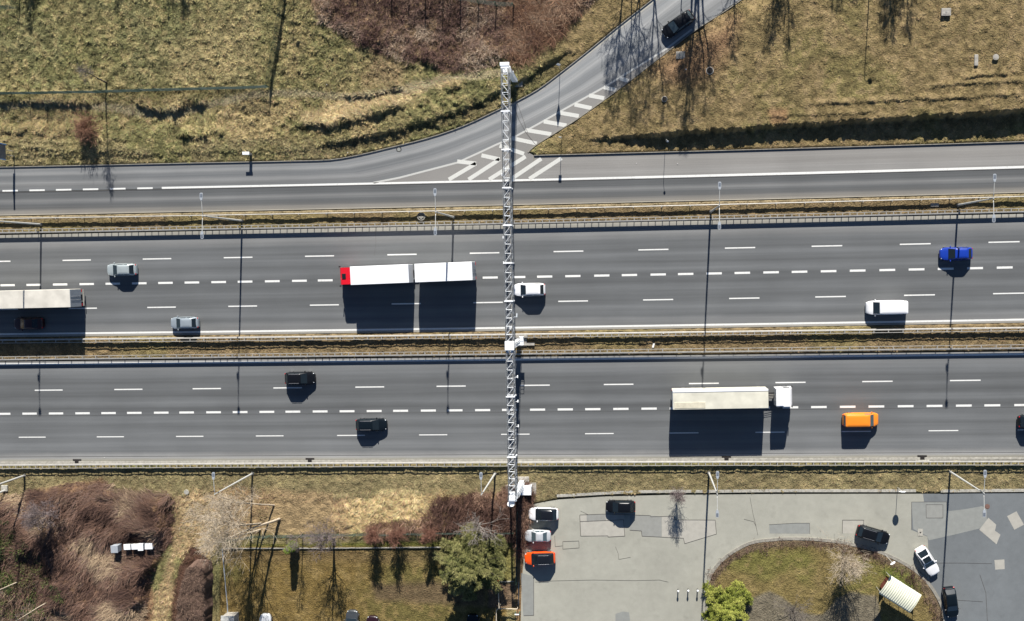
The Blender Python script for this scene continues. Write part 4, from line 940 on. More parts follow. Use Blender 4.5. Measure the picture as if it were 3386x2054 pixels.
def lid(name, px, py, kind, size, m, label, z=.02, inner=None, cat='manhole', rz=0):
    p = GH(px, py); t = thing(name, (p.x, p.y, max(p.z, 0)), rz, label, cat)
    if kind == 'sq':
        MB().bbox((0,0,z+.02),(size*1.25,size,.18),.03).build('frame', M['concrete'], t)
        MB().bbox((0,0,z+.125),(size*.85,size*.62,.02),.01).build('slab', M['kerbl'], t); MB().lathe([(.11*size,0),(.11*size,.02)],14,(0,0,z+.14)).build('cover', M['steeld'], t)
    elif kind == 'hole':
        MB().lathe([(size*.62,-.1),(size*.62,.12),(size*.5,.14)],18,(0,0,z)).build('frame', M['concrete'], t); MB().lathe([(size*.5,0),(size*.5,.02)],18,(0,0,z+.145)).build('shaft', M['hole'], t)
    else:
        MB().lathe([(size*.5,-.05),(size*.5,.0)],20,(0,0,z)).build('frame', m, t); MB().lathe([(size*.36,0),(size*.36,.02)],18,(0,0,z+.004)).build('cover', m if inner is None else inner, t)
lid('manhole', 2250, 184, 'sq', 1.0, None, 'square concrete manhole in the brown grass right of the ramp', .25)
lid('manhole', 3126, 42, 'sq', 1.0, None, 'square concrete manhole in the meadow near the top right corner', .3)
lid('manhole', 2347, 234, 'hole', .85, None, 'open round shaft with a pale rim, beside the tree shadows right of the ramp', -.02)
lid('manhole', 2197, 328, 'hole', .65, None, 'small open shaft in the grass wedge below the ramp', -.02)
lid('manhole', 3291, 190, 'rnd', .8, M['concrete'], 'round grey concrete lid in the right meadow beside the worn slab', .25)
lid('manhole', 1320, 495, 'rnd', .75, M['asphM'], 'round lid near the kerb where the ramp joins the feeder road', .0)
lid('manhole', 617, 1627, 'rnd', .75, M['kerbl'], 'round pale lid in the grass above the leaning pale trees', .1)
lid('manhole', 3263, 1674, 'rnd', .7, mat('rusty_iron', (.16,.09,.07), .8), 'rusty round lid beside the lamp head on the dark asphalt', .016)
p = G(3043, 1761); t = thing('manhole', (p.x, p.y, 0), 0, 'light square manhole with a dark centre at the corner of the grey patch', 'manhole')
MB().bbox((0,0,.015),(.68,1.0,.05),.01).build('frame', M['kerbl'], t); MB().lathe([(.1,0),(.1,.02)],12,(0,0,.04)).build('cover', M['hole'], t)
p = GH(1394, 716); t = thing('manhole', (p.x, p.y, 0), 0, 'round concrete shaft with a cross bar in the strip above the red truck', 'manhole')
MB().lathe([(.58,-.1),(.58,.35),(.48,.36),(.48,.1)],24).build('frame', M['concrete'], t); MB().box((0,-.1,.37),(.7,.16,.04)).box((0,-.2,.372),(.25,.3,.03)).build('cover', M['kerbl'], t)
p = GH(3227, 200); MB().bbox((p.x,p.y,p.z+.1),(.5,1.5,.25),.05).build('concrete_slab', M['concrete'], label='long worn concrete slab in the right meadow beside the round lid', cat='slab')
p = GH(3100, 678); MB().bbox((p.x-.4,p.y,p.z+.05),(1.1,.5,.3),.05).build('concrete_slab', M['concrete'], label='small concrete block in the northern strip left of the right hand lamp', cat='slab')
LIT = [(60,402),(3150,1121,),(2160,1145),(1157,180),(1586,258-78),(1150,505),(2000,686),(2104,541),(2240,612-70),(1080,285-5),(2194,1103),(3258,1082),(555,1634),(390,1652),(936,1818),(348,1513),(3272,1121),(2268,230)]
for k, (x, y) in enumerate(LIT):
    p = GH(x, y); a = .05+.07*rng.random(); mb = MB(); n = 6
    pts = [(a*(.6+.6*rng.random())*math.cos(i*1.047), a*(.5+.5*rng.random())*math.sin(i*1.047)) for i in range(n)]
    mb.prism(pts, .0, .05); o = mb.build('litter', M['litter'], label='scrap of pale litter lying on the ground', cat='litter', group='scraps of litter scattered over verges and road'); o.location = (p.x, p.y, max(p.z, .0)+.02)
p = GH(2160, 1142); mb = MB(); mb.prism([(-.2,-.3),(.05,-.35),(.25,.3),(0,.35)], 0, .05); o = mb.build('litter', M['litter'], label='largest white scrap lying in the median right of the gantry', cat='litter'); o.location = (p.x, p.y, p.z+.05)
# white hives in the brush
for k, (x, y, w_, d_, h_, c, lab) in enumerate(((397,1806,1.0,1.0,1.5,'lampgrey','leftmost and largest box of the row in the brush, grey topped'),(433,1802,.95,.75,1.0,'kerbl','second pale box of the row standing in the red brown brush'),(459,1801,1.0,.75,1.0,'kerbl','middle pale box of the row standing in the red brown brush'),(478,1802,.75,.95,1.1,'gantry','fourth box of the row in the brush, white with a step at the front'),(505,1799,1.05,.8,1.1,'gantry','rightmost box of the row in the brush, bright white'))):
    p = GH(x, y); t = thing('beehive', (p.x, p.y, max(0, p.z-.15)-.35), rad(3), lab, 'box', 'row of pale boxes in the brush')
    MB().bbox((0,0,h_/2+.6),(w_,d_,h_),.03).build('body', M[c], t); MB().bbox((0,0,h_+.64),(w_*1.06,d_*1.08,.09),.02).build('lid', M['gantry'] if k else M['lampgrey'], t)
# garden furniture of the plot
p = GH(771, 2036); t = thing('shed', (p.x, p.y, 0), rad(1), 'grey flat roofed shelter cut by the bottom edge, beside the hedge', 'shed')
MB().box((0,-.4,1.0),(1.7,1.9,2.0)).build('wall', M['concrete'], t); mb = MB(); mb.bbox((0,-.4,2.06),(1.95,2.2,.1),.02); mb.bbox((-.75,-.55,2.14),(.5,1.6,.06),.02); mb.build('roof', mat('pale_grey_roof', (.42,.42,.39), .7, 0, .1), t)
p = GH(792, 2052); MB().bbox((p.x,p.y-.2,2.35),(.6,.5,.45),.05).build('bin', mat('burgundy_plastic', (.10,.02,.02), .5), label='burgundy bucket resting on the roof of the grey shelter', cat='bucket')

# ------------------------------------------------------------------ fences
def fence(P, h, sp, label, wire='greenwire', postm='greenpost', name='mesh_fence', lean=None, pr=.035, dens=.16, rows=9, wr=.013):
    W = [GH(*q) for q in P]; t = thing(name, (W[0].x, W[0].y, 0), 0, label, 'fence'); o0 = Vector((W[0].x, W[0].y, 0))
    d = [0.0]
    for a, b in zip(W, W[1:]): d.append(d[-1]+((b-a).xy).length)
    def at(s):
        for i in range(len(W)-1):
            if s <= d[i+1]+1e-6:
                k = (s-d[i])/(d[i+1]-d[i]); q = W[i].lerp(W[i+1], k); q.z = float(HZ(q.x, q.y)[0]); return q-o0
        return W[-1]-o0
    n = max(1, round(d[-1]/sp)); pm = None
    for i in range(n+1):
        q = at(d[-1]*i/n)
        if pm is None: pm = MB().tube((0,0,-.2),(0,0,h+.08),pr,n=6).build('post', M[postm], t); o = pm
        else: o = pm.copy(); col.objects.link(o); o.parent = t
        o.location = q
    mb = MB(); k = int(d[-1]/dens)
    for i in range(k+1):
        q = at(d[-1]*i/k); mb.tube(q, q+Vector((0,0,h)), wr, n=3, cap=False)
    m_ = int(d[-1]/.8)+1
    for j in range(rows):
        for i in range(m_):
            a, b = at(d[-1]*i/m_), at(d[-1]*(i+1)/m_); z = Vector((0,0,.05+(h-.05)*j/(rows-1)))
            mb.tube(a+z, b+z, wr if j < rows-1 else .02, n=3, cap=False)
    mb.build('wire_mesh', M[wire], t)
    return t
fence([(-120,316),(0,314),(300,308),(480,302),(700,297),(853,293),(893,290)], 1.9, 2.5, 'long dark green mesh fence along the footpath in the upper left meadow', dens=.10, rows=15, wr=.016)
fence([(893,288),(905,215),(918,140),(930,70),(941,-5),(955,-110)], 1.9, 2.5, 'dark green mesh fence running up to the top edge beside the mown meadow')
fence([(1130,-76),(1284,-46),(1400,-18),(1515,2),(1631,20),(1700,25)], 2.3, 2.45, 'green mesh fence at the top edge behind the purple brown brush', postm='greenpost', pr=.075)
fence([(-80,34),(0,32),(64,29),(66,-40)], 1.9, 2.4, 'bright green fence corner in the upper left corner of the picture', wire='greenwire')
fence([(722,1788),(850,1771),(1040,1767),(1240,1763),(1460,1758),(1600,1757),(1700,1755)], 1.5, 2.5, 'green mesh fence between the brush and the garden plot')
fence([(1713,1690),(1711,1760),(1710,1850),(1709,1925)], 1.5, 2.5, 'green mesh fence between the garden plot and the parked cars', dens=.10, rows=16, wr=.014)
def curb(P, w_, h, name, label, m): 
    pts = [GH(*q) for q in P]; mb = MB(); ribbon_solid(mb, pts, w_, -.1, h, 1); return mb.build(name, m, label=label, cat='edging')
curb([(733,1814),(900,1814.5),(1100,1813.5),(1270,1812.5),(1460,1811)], .12, .22, 'concrete_edging', 'thin pale concrete edging across the upper part of the garden plot', M['kerbl'])
curb([(735,1816),(740,1870),(745,1930),(752,2000),(756,2110)], .10, .22, 'concrete_edging', 'thin pale edging running down the left side of the garden plot', M['lampgrey'])
curb([(1612,1925),(1660,1924.5),(1699,1923.5)], .12, .30, 'concrete_edging', 'short pale edging between the lawn and the bare earth beside the conifer', M['kerbl'])
curb([(1714,1925),(1713,2000)], .1, .2, 'concrete_edging', 'thin pale kerb between the bare earth and the parking area', M['kerbl'])
# tube gate
p = GH(1648, 1995); t = thing('tube_barrier', (p.x, p.y, 0), 0, 'pale bent tube barrier beside the conifer in the bottom of the garden plot', 'barrier')
R = lambda x, y, z: G(x, y, z)-Vector((p.x, p.y, 0))
MB().path([R(1647.5,1926,2.1),R(1650,2012,2.1)], .05, 8).build('beam', M['tubes'], t)
MB().path([R(1641,2080,1.0),R(1641,2022,1.0),R(1643,2016,1.0),R(1648,2013,1.0),R(1710,2014,1.0)], .06, 8).build('rail', M['tubes'], t)
mb = MB()
for q in ((1647.5,1926,2.1),(1650,2012,2.1),(1710,2014,1.0),(1641,2060,1.0)):
    e = R(*q); mb.tube(e, (e.x, e.y, 0), .04, n=6)
mb.build('post', M['tubes'], t)
e = R(1646,1919,2.15); MB().bbox((e.x, e.y, e.z), (.32,.5,.25), .06).build('marker', M['orange'], t)
p = GH(1717, 2022); t = thing('gate_post', (p.x, p.y, 0), 0, 'white topped gate frame at the corner of the garden plot and the parking area', 'gate post')
MB().box((-.2,0,1.35),(.62,.12,.12)).build('top_bar', M['gantry'], t); mb = MB(); mb.box((-.48,0,.65),(.09,.09,1.4)); mb.box((.1,0,.65),(.09,.09,1.4)); mb.build('post', M['greenpost'], t)

# ------------------------------------------------------------------ shelter
cA, cB, cC, cD = G(2945,1902,2.6), G(3048,1967,2.6), G(3007,2027,2.5), G(2906,1961,2.5)
ex = (cB-cA); Lx = ex.length; ex.normalize(); ey = (cD-cA); Ly = ey.length; ey = Vector((-ex.y, ex.x, 0)); ey = -ey if ey.dot(cD-cA) < 0 else ey
t = thing('shelter', ((cA+cC)/2).xy.to_3d(), math.atan2(ex.y, ex.x), 'open shelter with a curved cream corrugated roof on the grass island', 'shelter')
mb = MB(); nx_, ny_ = 112, 12
sgn = 1 if Vector((-ex.y, ex.x, 0)).dot(ey) > 0 else -1
for j in range(ny_+1):
    for i in range(nx_+1):
        v = j/ny_; u = i/nx_
        z = 2.45+.42*math.sin(math.pi*(.12+.80*(1-v)))+.035*math.sin(u*math.pi*2*16)
        mb.v.append(((u-.5)*Lx, sgn*(v-.5)*Ly*(1.0), z))
for j in range(ny_):
    for i in range(nx_): a = j*(nx_+1)+i; mb.f.append((a, a+1, a+nx_+2, a+nx_+1))
r_ = mb.build('roof', M['roofpale'], t, smooth=True); sm = r_.modifiers.new('thickness', 'SOLIDIFY'); sm.thickness = .02
mb = MB()
for sx in (-.46, 0, .46):
    for sy in (-.42, .42): mb2 = MB().tube((sx*Lx, sy*Ly, 0), (sx*Lx, sy*Ly, 2.5), .045, n=6); mb2.build('post', M['steeld'], t)
MB().box((-.40*Lx, 0, .9), (.04, Ly*.6, 1.2)).build('side_panel', M['red'], t)
MB().box((0, sgn*-.42*Ly, 1.2), (Lx*.9, .04, 1.6)).build('back_panel', M['glassl'], t)
mb = MB(); mb.box((0, sgn*-.2*Ly, .45), (Lx*.7, .4, .06)); [mb.box((s*Lx*.3, sgn*-.2*Ly, .2), (.06,.35,.45)) for s in (-1,0,1)]; mb.build('bench', M['steeld'], t)
p = G(2975, 2010); MB()
# ------------------------------------------------------------------ vehicles
M['gloss'] = mat('gloss_black_roof', (0.01,0.011,0.014), .12, 0, .05, coat=.8)
SHAPES = {  # cowl, windscreen top, roof end, rear glass foot as fractions from the nose; height, belt
 'sedan': (.26,.45,.70,.87,1.44,.92), 'hatch': (.23,.43,.82,.955,1.48,.95), 'suv': (.23,.42,.85,.965,1.66,1.05),
 'wagon': (.24,.43,.86,.965,1.50,.95), 'coupe': (.33,.50,.72,.93,1.40,.92), 'van': (.15,.29,.955,.985,1.95,1.10), 'bigvan': (.17,.31,.965,.985,2.25,1.15)}
def outline(xf, xr, hw, r, z, n=5):
    pts = []
    for cx, cy, a0 in ((xf-r, hw-r, 0), (xr+r, hw-r, 90), (xr+r, -hw+r, 180), (xf-r, -hw+r, 270)):
        for i in range(n):
            a = rad(a0+90*i/(n-1)); pts.append((cx+r*math.cos(a), cy+r*math.sin(a), z))
    return pts
def car(px, py, dirpx, kind, L, W_, m, label, name='car', cat='car', group=None, roof=None, sunroof=False, rear_light=True, gl='glass', zc=.8, plate=False, rails=False):
    a, b = G(px-dirpx[0], py-dirpx[1], zc), G(px+dirpx[0], py+dirpx[1], zc)
    p = G(px, py, zc); t = thing(name, (p.x, p.y, 0), math.atan2(b.y-a.y, b.x-a.x), label, cat, group)
    cw, wt, re, rb, H, belt = SHAPES[kind]; X = lambda f: L*(.5-f); w = W_/2
    van = kind in ('van', 'bigvan')
    # body
    st = [0,.008,.03,.07,.13,.20,.28,.38,.5,.62,.74,.84,.91,.96,.988,1.0]
    def zt(f):
        k = [(0,.60),(.008,.68),(.03,.74 if not van else .85),(cw*.6,.84 if not van else 1.0),(cw,belt-.02),(.5,belt+.0),(rb,belt+.02),(.97,belt-.02),(.99,belt-.14),(1.0,belt-.26)]
        return float(np.interp(f, [q[0] for q in k], [q[1] for q in k]))
    def ww(f):
        e = abs(2*f-1); a_ = max(0, (e-.62)/.38); return w*(1-.36*a_**2.3*(1.15 if f < .5 and not van else .72)-.03*e)
    mb = MB(); cs = [(-.88,.22),(-.985,.32),(-1,.55),(-.985,-.12),(-.94,-.045),(-.80,-.005),(-.4,.012),(0,.018)]
    for f in st:
        z1, y1 = zt(f), ww(f); row = [(a_*y1, (z if z > .15 and i < 3 else z1+z)) for i, (a_, z) in enumerate(cs)]
        row = row+[(-y, z) for y, z in row[-2::-1]]
        for y, z in row: mb.v.append((X(f), y, z))
    k = len(cs)*2-1
    for i in range(len(st)-1):
        for j in range(k-1): mb.f.append((i*k+j, i*k+j+1, (i+1)*k+j+1, (i+1)*k+j))
        mb.f.append((i*k+k-1, i*k, (i+1)*k, (i+1)*k+k-1))
    mb.f.append(tuple(range(k))[::-1]); mb.f.append(tuple((len(st)-1)*k+j for j in range(k)))
    # cabin shell
    z0, z1 = belt-.04, H-.10; wb, wtp = w*.90, w*(.74 if not van else .84)
    rings = [outline(X(cw), X(rb), wb, .22, z0), outline(X(wt)+.03, X(re)-.03, wtp+.03, .20, z1), outline(X(wt)-.10, X(re)+.10, wtp-.08, .18, H-.025), outline(X(wt)-.35, X(re)+.35, wtp-.35, .10, H)]
    body = mb.build('body', m, t, smooth=True); mb = MB(); b0 = 0; n = len(rings[0])
    for r in rings: mb.v += r
    for q in range(3):
        for i in range(n): j = (i+1) % n; mb.f.append((b0+q*n+i, b0+q*n+j, b0+(q+1)*n+j, b0+(q+1)*n+i))
    mb.f.append(tuple(b0+3*n+i for i in range(n)))
    cabn = mb.build('roof', M['gloss'] if roof else m, t, smooth=True)
    for q_ in (body, cabn): md = q_.modifiers.new('edge', 'EDGE_SPLIT'); md.split_angle = rad(38)
    def quad(name, P, mm, off=.012, parent=t):
        P = [Vector(q) for q in P]; nrm = (P[1]-P[0]).cross(P[3]-P[0]).normalized(); c = sum(P, Vector())/4
        if nrm.dot(c-Vector((0, 0, .8))) < 0: nrm = -nrm
        q = MB(); q.add([v+nrm*off for v in P]+[v-nrm*.01 for v in P], [(0,1,2,3),(7,6,5,4),(0,4,5,1),(1,5,6,2),(2,6,7,3),(3,7,4,0)]); return q.build(name, mm, parent)
    l3 = lambda a_, b_, t_: tuple(a_[i]+(b_[i]-a_[i])*t_ for i in range(3))
    gz0, gz1 = .03, .98
    def panel(x0, y0, x1, y1, X0, Y0, X1, Y1, nm, mm, off=.012):
        A, B = (x0, y0, z0), (x1, y1, z0); C, D = (X1, Y1, z1), (X0, Y0, z1)
        return quad(nm, [l3(A, D, gz0), l3(B, C, gz0), l3(B, C, gz1), l3(A, D, gz1)], mm, off)
    GL_ = M[gl]
    panel(X(cw), -wb+.10, X(cw), wb-.10, X(wt)+.03, -wtp+.05, X(wt)+.03, wtp-.05, 'windshield', GL_)
    if kind not in ('bigvan',) : panel(X(rb), -wb+.14, X(rb), wb-.14, X(re)-.03, -wtp+.08, X(re)-.03, wtp-.08, 'rear_window', GL_)
    for s in (-1, 1):
        if van:
            panel(X(cw)-.25, s*wb, X(.42), s*wb, X(wt)-.12, s*(wtp+.03), X(.42), s*(wtp+.03), 'side_window', GL_)
        else:
            mid = (cw+rb)/2+.03
            panel(X(cw)-.28, s*wb, X(mid)+.05, s*wb, X(wt)-.16, s*(wtp+.03), X(mid)+.05, s*(wtp+.03), 'side_window', GL_)
            panel(X(mid)-.05, s*wb, X(rb)+.30, s*wb, X(mid)-.05, s*(wtp+.03), X(re)+.16, s*(wtp+.03), 'side_window', GL_)
        mr = MB(); mr.bbox((X(cw)-.28, s*(w+.06), belt+.05), (.14, .22, .13), .03); mr.build('mirror', m, t)
        hl = MB(); hl.bbox((L/2-.26, s*w*.62, .66 if not van else .76), (.28, .26, .12), .04); hl.build('headlight', M['headlight'], t)
        tl = MB(); tl.bbox((-L/2+.10, s*w*.70, belt-.20), (.16, .22, .16), .04); tl.build('tail_light', M['tail'], t)
        for xx in (.185, .80):
            wo = MB(); 
            wo.tube((X(xx), s*(w-.20), .32), (X(xx), s*(w+.005), .32), .32, n=18); wh = wo.build('wheel', M['tyre'], t)
            MB().tube((X(xx), s*(w+.0), .32), (X(xx), s*(w+.012), .32), .20, n=12).build('rim', M['rim'], wh)
    if sunroof:
        q = MB(); q.prism([(x_, y_) for x_, y_, _ in outline(X(wt+ sunroof), X(wt+sunroof+.18), wtp-.14, .08, 0)], H-.02, H+.012); q.build('sunroof', M['glass'], t)
    if rails:
        q = MB(); [q.tube((X(wt)-.2, s*(wtp-.05), H+.02), (X(re)+.2, s*(wtp-.05), H+.02), .022, n=5) for s in (-1, 1)]; q.build('roof_rail', M['rim'], t)
    if plate: q = MB(); q.box((L/2+.01, 0, .5), (.02, .52, .12)); q.build('number_plate', M['plate'], t)
    q = MB(); q.box((0,0,.2),(L*.9,W_*.8,.12)); q.build('underbody', M['dark'], t)
    return t
P_ = {'silver': paint('silver_paint',(.42,.47,.47),.3,.3), 'silver2': paint('blue_silver_paint',(.34,.39,.42),.3,.3), 'white': paint('white_paint',(.80,.80,.80)), 'blue': paint('bright_blue_paint',(.008,.04,.33)),
      'black': paint('black_paint',(.006,.007,.009),.3,0,0,.35), 'black2': paint('blue_black_paint',(.005,.009,.013),.3,0,0,.35), 'orangev': paint('orange_paint',(.85,.25,.02)), 'orange': paint('red_orange_paint',(.80,.085,.008)),
      'dred': paint('dark_red_paint',(.035,.005,.006)), 'lsilver': paint('light_silver_paint',(.55,.57,.58),.3,.2), 'dgrey': paint('dark_grey_paint',(.035,.04,.045),.3), 'burg': paint('burgundy_black_paint',(.02,.008,.012),.3,0,0,.35)}
Wd, Ed = (-10, .15), (10, -.12)
dn = lambda s: (s*100, -s*2.0)
NG, SG = 'cars on the northern carriageway', 'cars on the southern carriageway'
car(401, 892, (-100, 1.8), 'hatch', 4.35, 1.80, P_['silver'], 'pale silver green hatchback in the upper lane left of the red truck', group=NG)
car(609, 1068, (-100, 1.8), 'hatch', 4.1, 1.76, P_['silver2'], 'blue silver hatchback in the lowest northern lane, its shadow over the edge line', group=NG)
car(92, 1070, (-100, 1.8), 'sedan', 4.4, 1.78, P_['dred'], 'dark red car driving inside the shadow of the beige truck', group=NG)
car(1750, 958, (-100, 2), 'suv', 4.5, 1.86, P_['white'], 'white car just right of the gantry in the third northern lane', group=NG)
car(2933, 1017, (-100, 2), 'van', 5.6, 2.0, P_['white'], 'long white van in the lowest northern lane at the right', name='van', cat='van', group=NG)
car(3163, 839, (-100, 2), 'hatch', 4.35, 1.8, P_['blue'], 'bright blue car below the right hand double armed lamp', group=NG, rear_light=True)
car(991, 1251, (100, -1.2), 'suv', 4.35, 1.84, P_['black'], 'black car in the top southern lane, left one of the two black cars', group=SG, rails=True)
car(1227, 1405, (100, -1.2), 'wagon', 4.5, 1.80, P_['black2'], 'black car in the third southern lane below the gap in the thick dashes', group=SG, rails=True)
car(2846, 1388, (100, -1.2), 'van', 4.9, 1.95, P_['orangev'], 'bright orange van in the third southern lane at the right', name='van', cat='van', group=SG, gl='glassl')
car(3424, 1394, (100, -1.2), 'suv', 4.5, 1.85, P_['black2'], 'dark car entering at the right edge on the southern carriageway', group=SG)
car(2242, 80, (-100, 72), 'wagon', 4.75, 1.86, P_['black'], 'black car driving down the ramp under the tree shadows', plate=True, gl='glassl', zc=.7)
PG = 'cars parked around the parking area'
car(1797, 1701, (-100, -2), 'hatch', 4.25, 1.85, P_['white'], 'white parked car with a black roof, topmost of the three cars by the fence', group=PG, roof='glass')
car(1778, 1773, (-100, -1), 'sedan', 3.75, 1.70, P_['lsilver'], 'silver parked car between the white and the orange one', group=PG, gl='glassl')
car(1785, 1847, (-100, 2.5), 'suv', 4.4, 1.82, P_['orange'], 'orange red parked car with a black roof, lowest of the three by the fence', group=PG, roof='glass', rails=True)
car(2052, 1676, (-100, -1), 'hatch', 4.2, 1.78, P_['black'], 'black car parked along the upper kerb near the asphalt patches', group=PG)
car(2888, 1769, (100, 29), 'wagon', 4.6, 1.82, P_['black'], 'black estate car parked on the curve at the top of the island', group=PG, rails=True)
car(3068, 1857, (62, 100), 'coupe', 4.35, 1.82, P_['white'], 'white parked coupe with a dark sunroof beside the curved kerb', group=PG, sunroof=.02)
car(3145, 1993, (14, 100), 'hatch', 4.3, 1.80, P_['black2'], 'black car parked at the right of the island kerb near the bottom edge', group=PG, gl='glass')
BG = 'cars at the bottom edge beside the garden plot'
car(876, 2080, (2, -100), 'sedan', 4.3, 1.78, P_['lsilver'], 'pale silver car whose nose shows at the bottom edge beside the grey shelter', group=BG, gl='glassl')
car(1163, 2070, (2, -100), 'suv', 4.5, 1.86, P_['dgrey'], 'dark grey car whose nose shows at the bottom edge, left of the burgundy one', group=BG)
car(1230, 2087, (2, -100), 'hatch', 4.3, 1.80, P_['burg'], 'dark burgundy car whose nose shows at the bottom edge', group=BG)
car(1563, 2083, (0, -100), 'sedan', 4.4, 1.78, P_['black2'], 'black car in the shadow of the conifer at the bottom edge', group=BG)

# trucks ---------------------------------------------------------------------------
def frame_of(p0, p1):
    """origin p0 (front, roof level) -> heading towards the front"""
    d = p0-p1; return math.atan2(d.y, d.x)
def wheels(t, xs, w):
    for x in xs:
        for s in (-1, 1):
            o = MB().tube((x, s*(w-.34), .5), (x, s*w, .5), .5, n=20).build('wheel', M['tyre'], t); MB().tube((x, s*(w-.02), .5), (x, s*(w+.015), .5), .27, n=14).build('rim', M['rim'], o)
def cab(t, x0, x1, w, h, m, defl=False):
    """x0 front, x1 back"""
    b = MB(); pr = [(x0,.55),(x0+.0,1.3),(x0-.12,1.55),(x0-.42,h-.25),(x0-.62,h-.03),(x1+.1,h),(x1,h-.1),(x1,.9),(x0-.9,.55)]
    for s in (-1, 1): b.v += [(x, s*w*(1 if z < 1.7 else .955), z) for x, z in pr]
    n = len(pr); b.f += [tuple(range(n)), tuple(range(2*n-1, n-1, -1))]+[(i, n+i, n+(i+1) % n, (i+1) % n) for i in range(n)]
    b.build('cab', m, t)
    q = MB(); A, B = (x0-.14, 1.62), (x0-.42, h-.32); k = .02
    q.add([(A[0]+k,-w*.88,A[1]),(A[0]+k,w*.88,A[1]),(B[0]+k,w*.86,B[1]),(B[0]+k,-w*.86,B[1])]+[(A[0]-.03,-w*.88,A[1]),(A[0]-.03,w*.88,A[1]),(B[0]-.03,w*.86,B[1]),(B[0]-.03,-w*.86,B[1])],[(0,1,2,3),(7,6,5,4),(0,4,5,1),(1,5,6,2),(2,6,7,3),(3,7,4,0)]); q.build('windshield', M['glass'], t)
    for s in (-1, 1):
        MB().box((x0-.9, s*(w+.005), 1.95), (.8, .02, .7)).build('side_window', M['glass'], t)
        MB().bbox((x0-.15, s*(w+.14), 2.1), (.12, .2, .6), .03).build('mirror', M['dark'], t)
        MB().bbox((x0-.02, s*w*.78, .85), (.1, .42, .22), .03).build('headlight', M['headlight'], t)
    if defl: MB().bbox((x0-1.0, 0, h+.03), (.55, .7, .1), .03).build('roof_hatch', M['glass'], t)
M['tarp'] = mat('white_tarpaulin', (.80,.81,.82), .5, 0, .03, .6)
M['tarpc'] = mat('cream_tarpaulin', (.60,.58,.48), .6, 0, .13, .7)
M['tarpb'] = mat('beige_tarpaulin', (.58,.55,.48), .6, 0, .14, .7)
def box_body(t, x0, x1, w, z0, z1, m, name='cargo_box', seams=(), edge=None):
    L = x0-x1; MB().bbox(((x0+x1)/2, 0, (z0+z1)/2), (L, 2*w, z1-z0), .035).build(name, m, t)
    s_ = MB()
    for x in seams: s_.box((x, 0, z1+.003), (.03, 2*w*.99, .006))
    if seams: s_.build('seam', M['steeld'], t)
    if edge:
        for s in (1,): MB().bbox(((x0+x1)/2, s*(w-.10), z1+.02), (L, .26, .06), .02).build('roof_edge', M[edge], t)
    for s in (-1, 1): MB().box(((x0+x1)/2, s*(w-.02), z0-.06), (L, .06, .12)).build('side_rail', M['steeld'], t)
def rear_doors(t, x1, w, z0, z1, m):
    for s in (-1, 1):
        d = MB().box((x1-.02, s*w*.5, (z0+z1)/2), (.04, w*.96, z1-z0-.06)).build('rear_door', m, t)
        MB().tube((x1-.05, s*w*.2, z0+.1), (x1-.05, s*w*.2, z1-.1), .02, n=5).build('lock_rod', M['rim'], d)
        MB().bbox((x1-.03, s*w*.8, z0-.2), (.06, .4, .14), .02).build('tail_light', M['tail'], t)
# red cab with two white boxes, heading left
p0, p1 = G(1118, 916, 3.0), G(1560, 898, 4.0); a0, a1 = G(1158, 912.5, 4), G(1351, 905.3, 4); b0_, b1_ = G(1371, 904.3, 4), G(1561, 896, 4)
mid = (a0+b1_)/2; hd = frame_of(a0, b1_); t = thing('truck', (mid.x, mid.y, 0), hd, 'long truck with a red cab and two bright white boxes', 'truck')
ux = Vector((math.cos(hd), math.sin(hd), 0)); lx = lambda q: (Vector((q.x, q.y, 0))-Vector((mid.x, mid.y, 0))).dot(ux)
xa0, xa1, xb0, xb1 = lx(a0), lx(a1), lx(b0_), lx(b1_)
cab(t, xa0+2.15, xa0+.12, 1.22, 3.1, paint('red_cab_paint', (.62, .008, .02)), True)
box_body(t, xa0, xa1, 1.28, 1.1, 4.0, M['tarp']); box_body(t, xb0, xb1, 1.28, 1.1, 4.0, M['tarp'], seams=((xb0*.42+xb1*.58),)); rear_doors(t, xb1, 1.25, 1.1, 4.0, M['lampgrey'])
c = MB(); c.box(((xa0+2+xa1)/2-.1, 0, .85), (xa0-xa1+2.0, .9, .3)); c.box(((xb0+xb1)/2, 0, .85), (xb0-xb1, .9, .3)); c.box((xa1-.2, 0, .75), (1.0, .2, .12)); c.build('chassis', M['dark'], t)
wheels(t, (xa0+1.2, xa1+2.6, xa1+1.4, xb0-1.6, xb1+2.8, xb1+1.5), 1.25)
# cream trailer with white cab, heading right
a1, a0 = G(2225, 1324, 4), G(2541, 1318.5, 4); mid = (a0+a1)/2; hd = frame_of(a0, a1)
t = thing('truck', (mid.x, mid.y, 0), hd, 'white cab truck pulling a long cream trailer on the southern carriageway', 'truck')
ux = Vector((math.cos(hd), math.sin(hd), 0)); x0, x1 = lx(a0), lx(a1)
box_body(t, x0, x1, 1.30, 1.1, 4.0, M['tarpc'], edge='tarp'); rear_doors(t, x1, 1.25, 1.1, 4.0, M['lampgrey'])
q = MB(); q.bbox((x1+2.3, -.72, 4.015), (4.2, .85, .05), .02); q.build('roof_fold', mat('stained_tarp', (.56,.52,.40), .7, 0, .15, 1.5), t)
cab(t, x0+3.6, x0+1.15, 1.25, 3.6, P_['white']); MB().box((x0+1.6,0,3.62),(1.0,2.1,.1)).build('air_deflector', P_['white'], t)
c = MB(); c.box(((x0+3.2+x1)/2, 0, .85), (x0-x1+2.8, .9, .3)); c.build('chassis', M['dark'], t)
c = MB(); [c.tube((x0+.05, s*.3, 1.3+k*.3), (x0+1.1, s*.25, 1.2+k*.3), .03, n=5) for k, s in ((0,-1),(1,0),(2,1))]; c.build('air_hose', M['steeld'], t)
wheels(t, (x0+2.6, x0-.9, x1+4.2, x1+2.9, x1+1.6), 1.25)
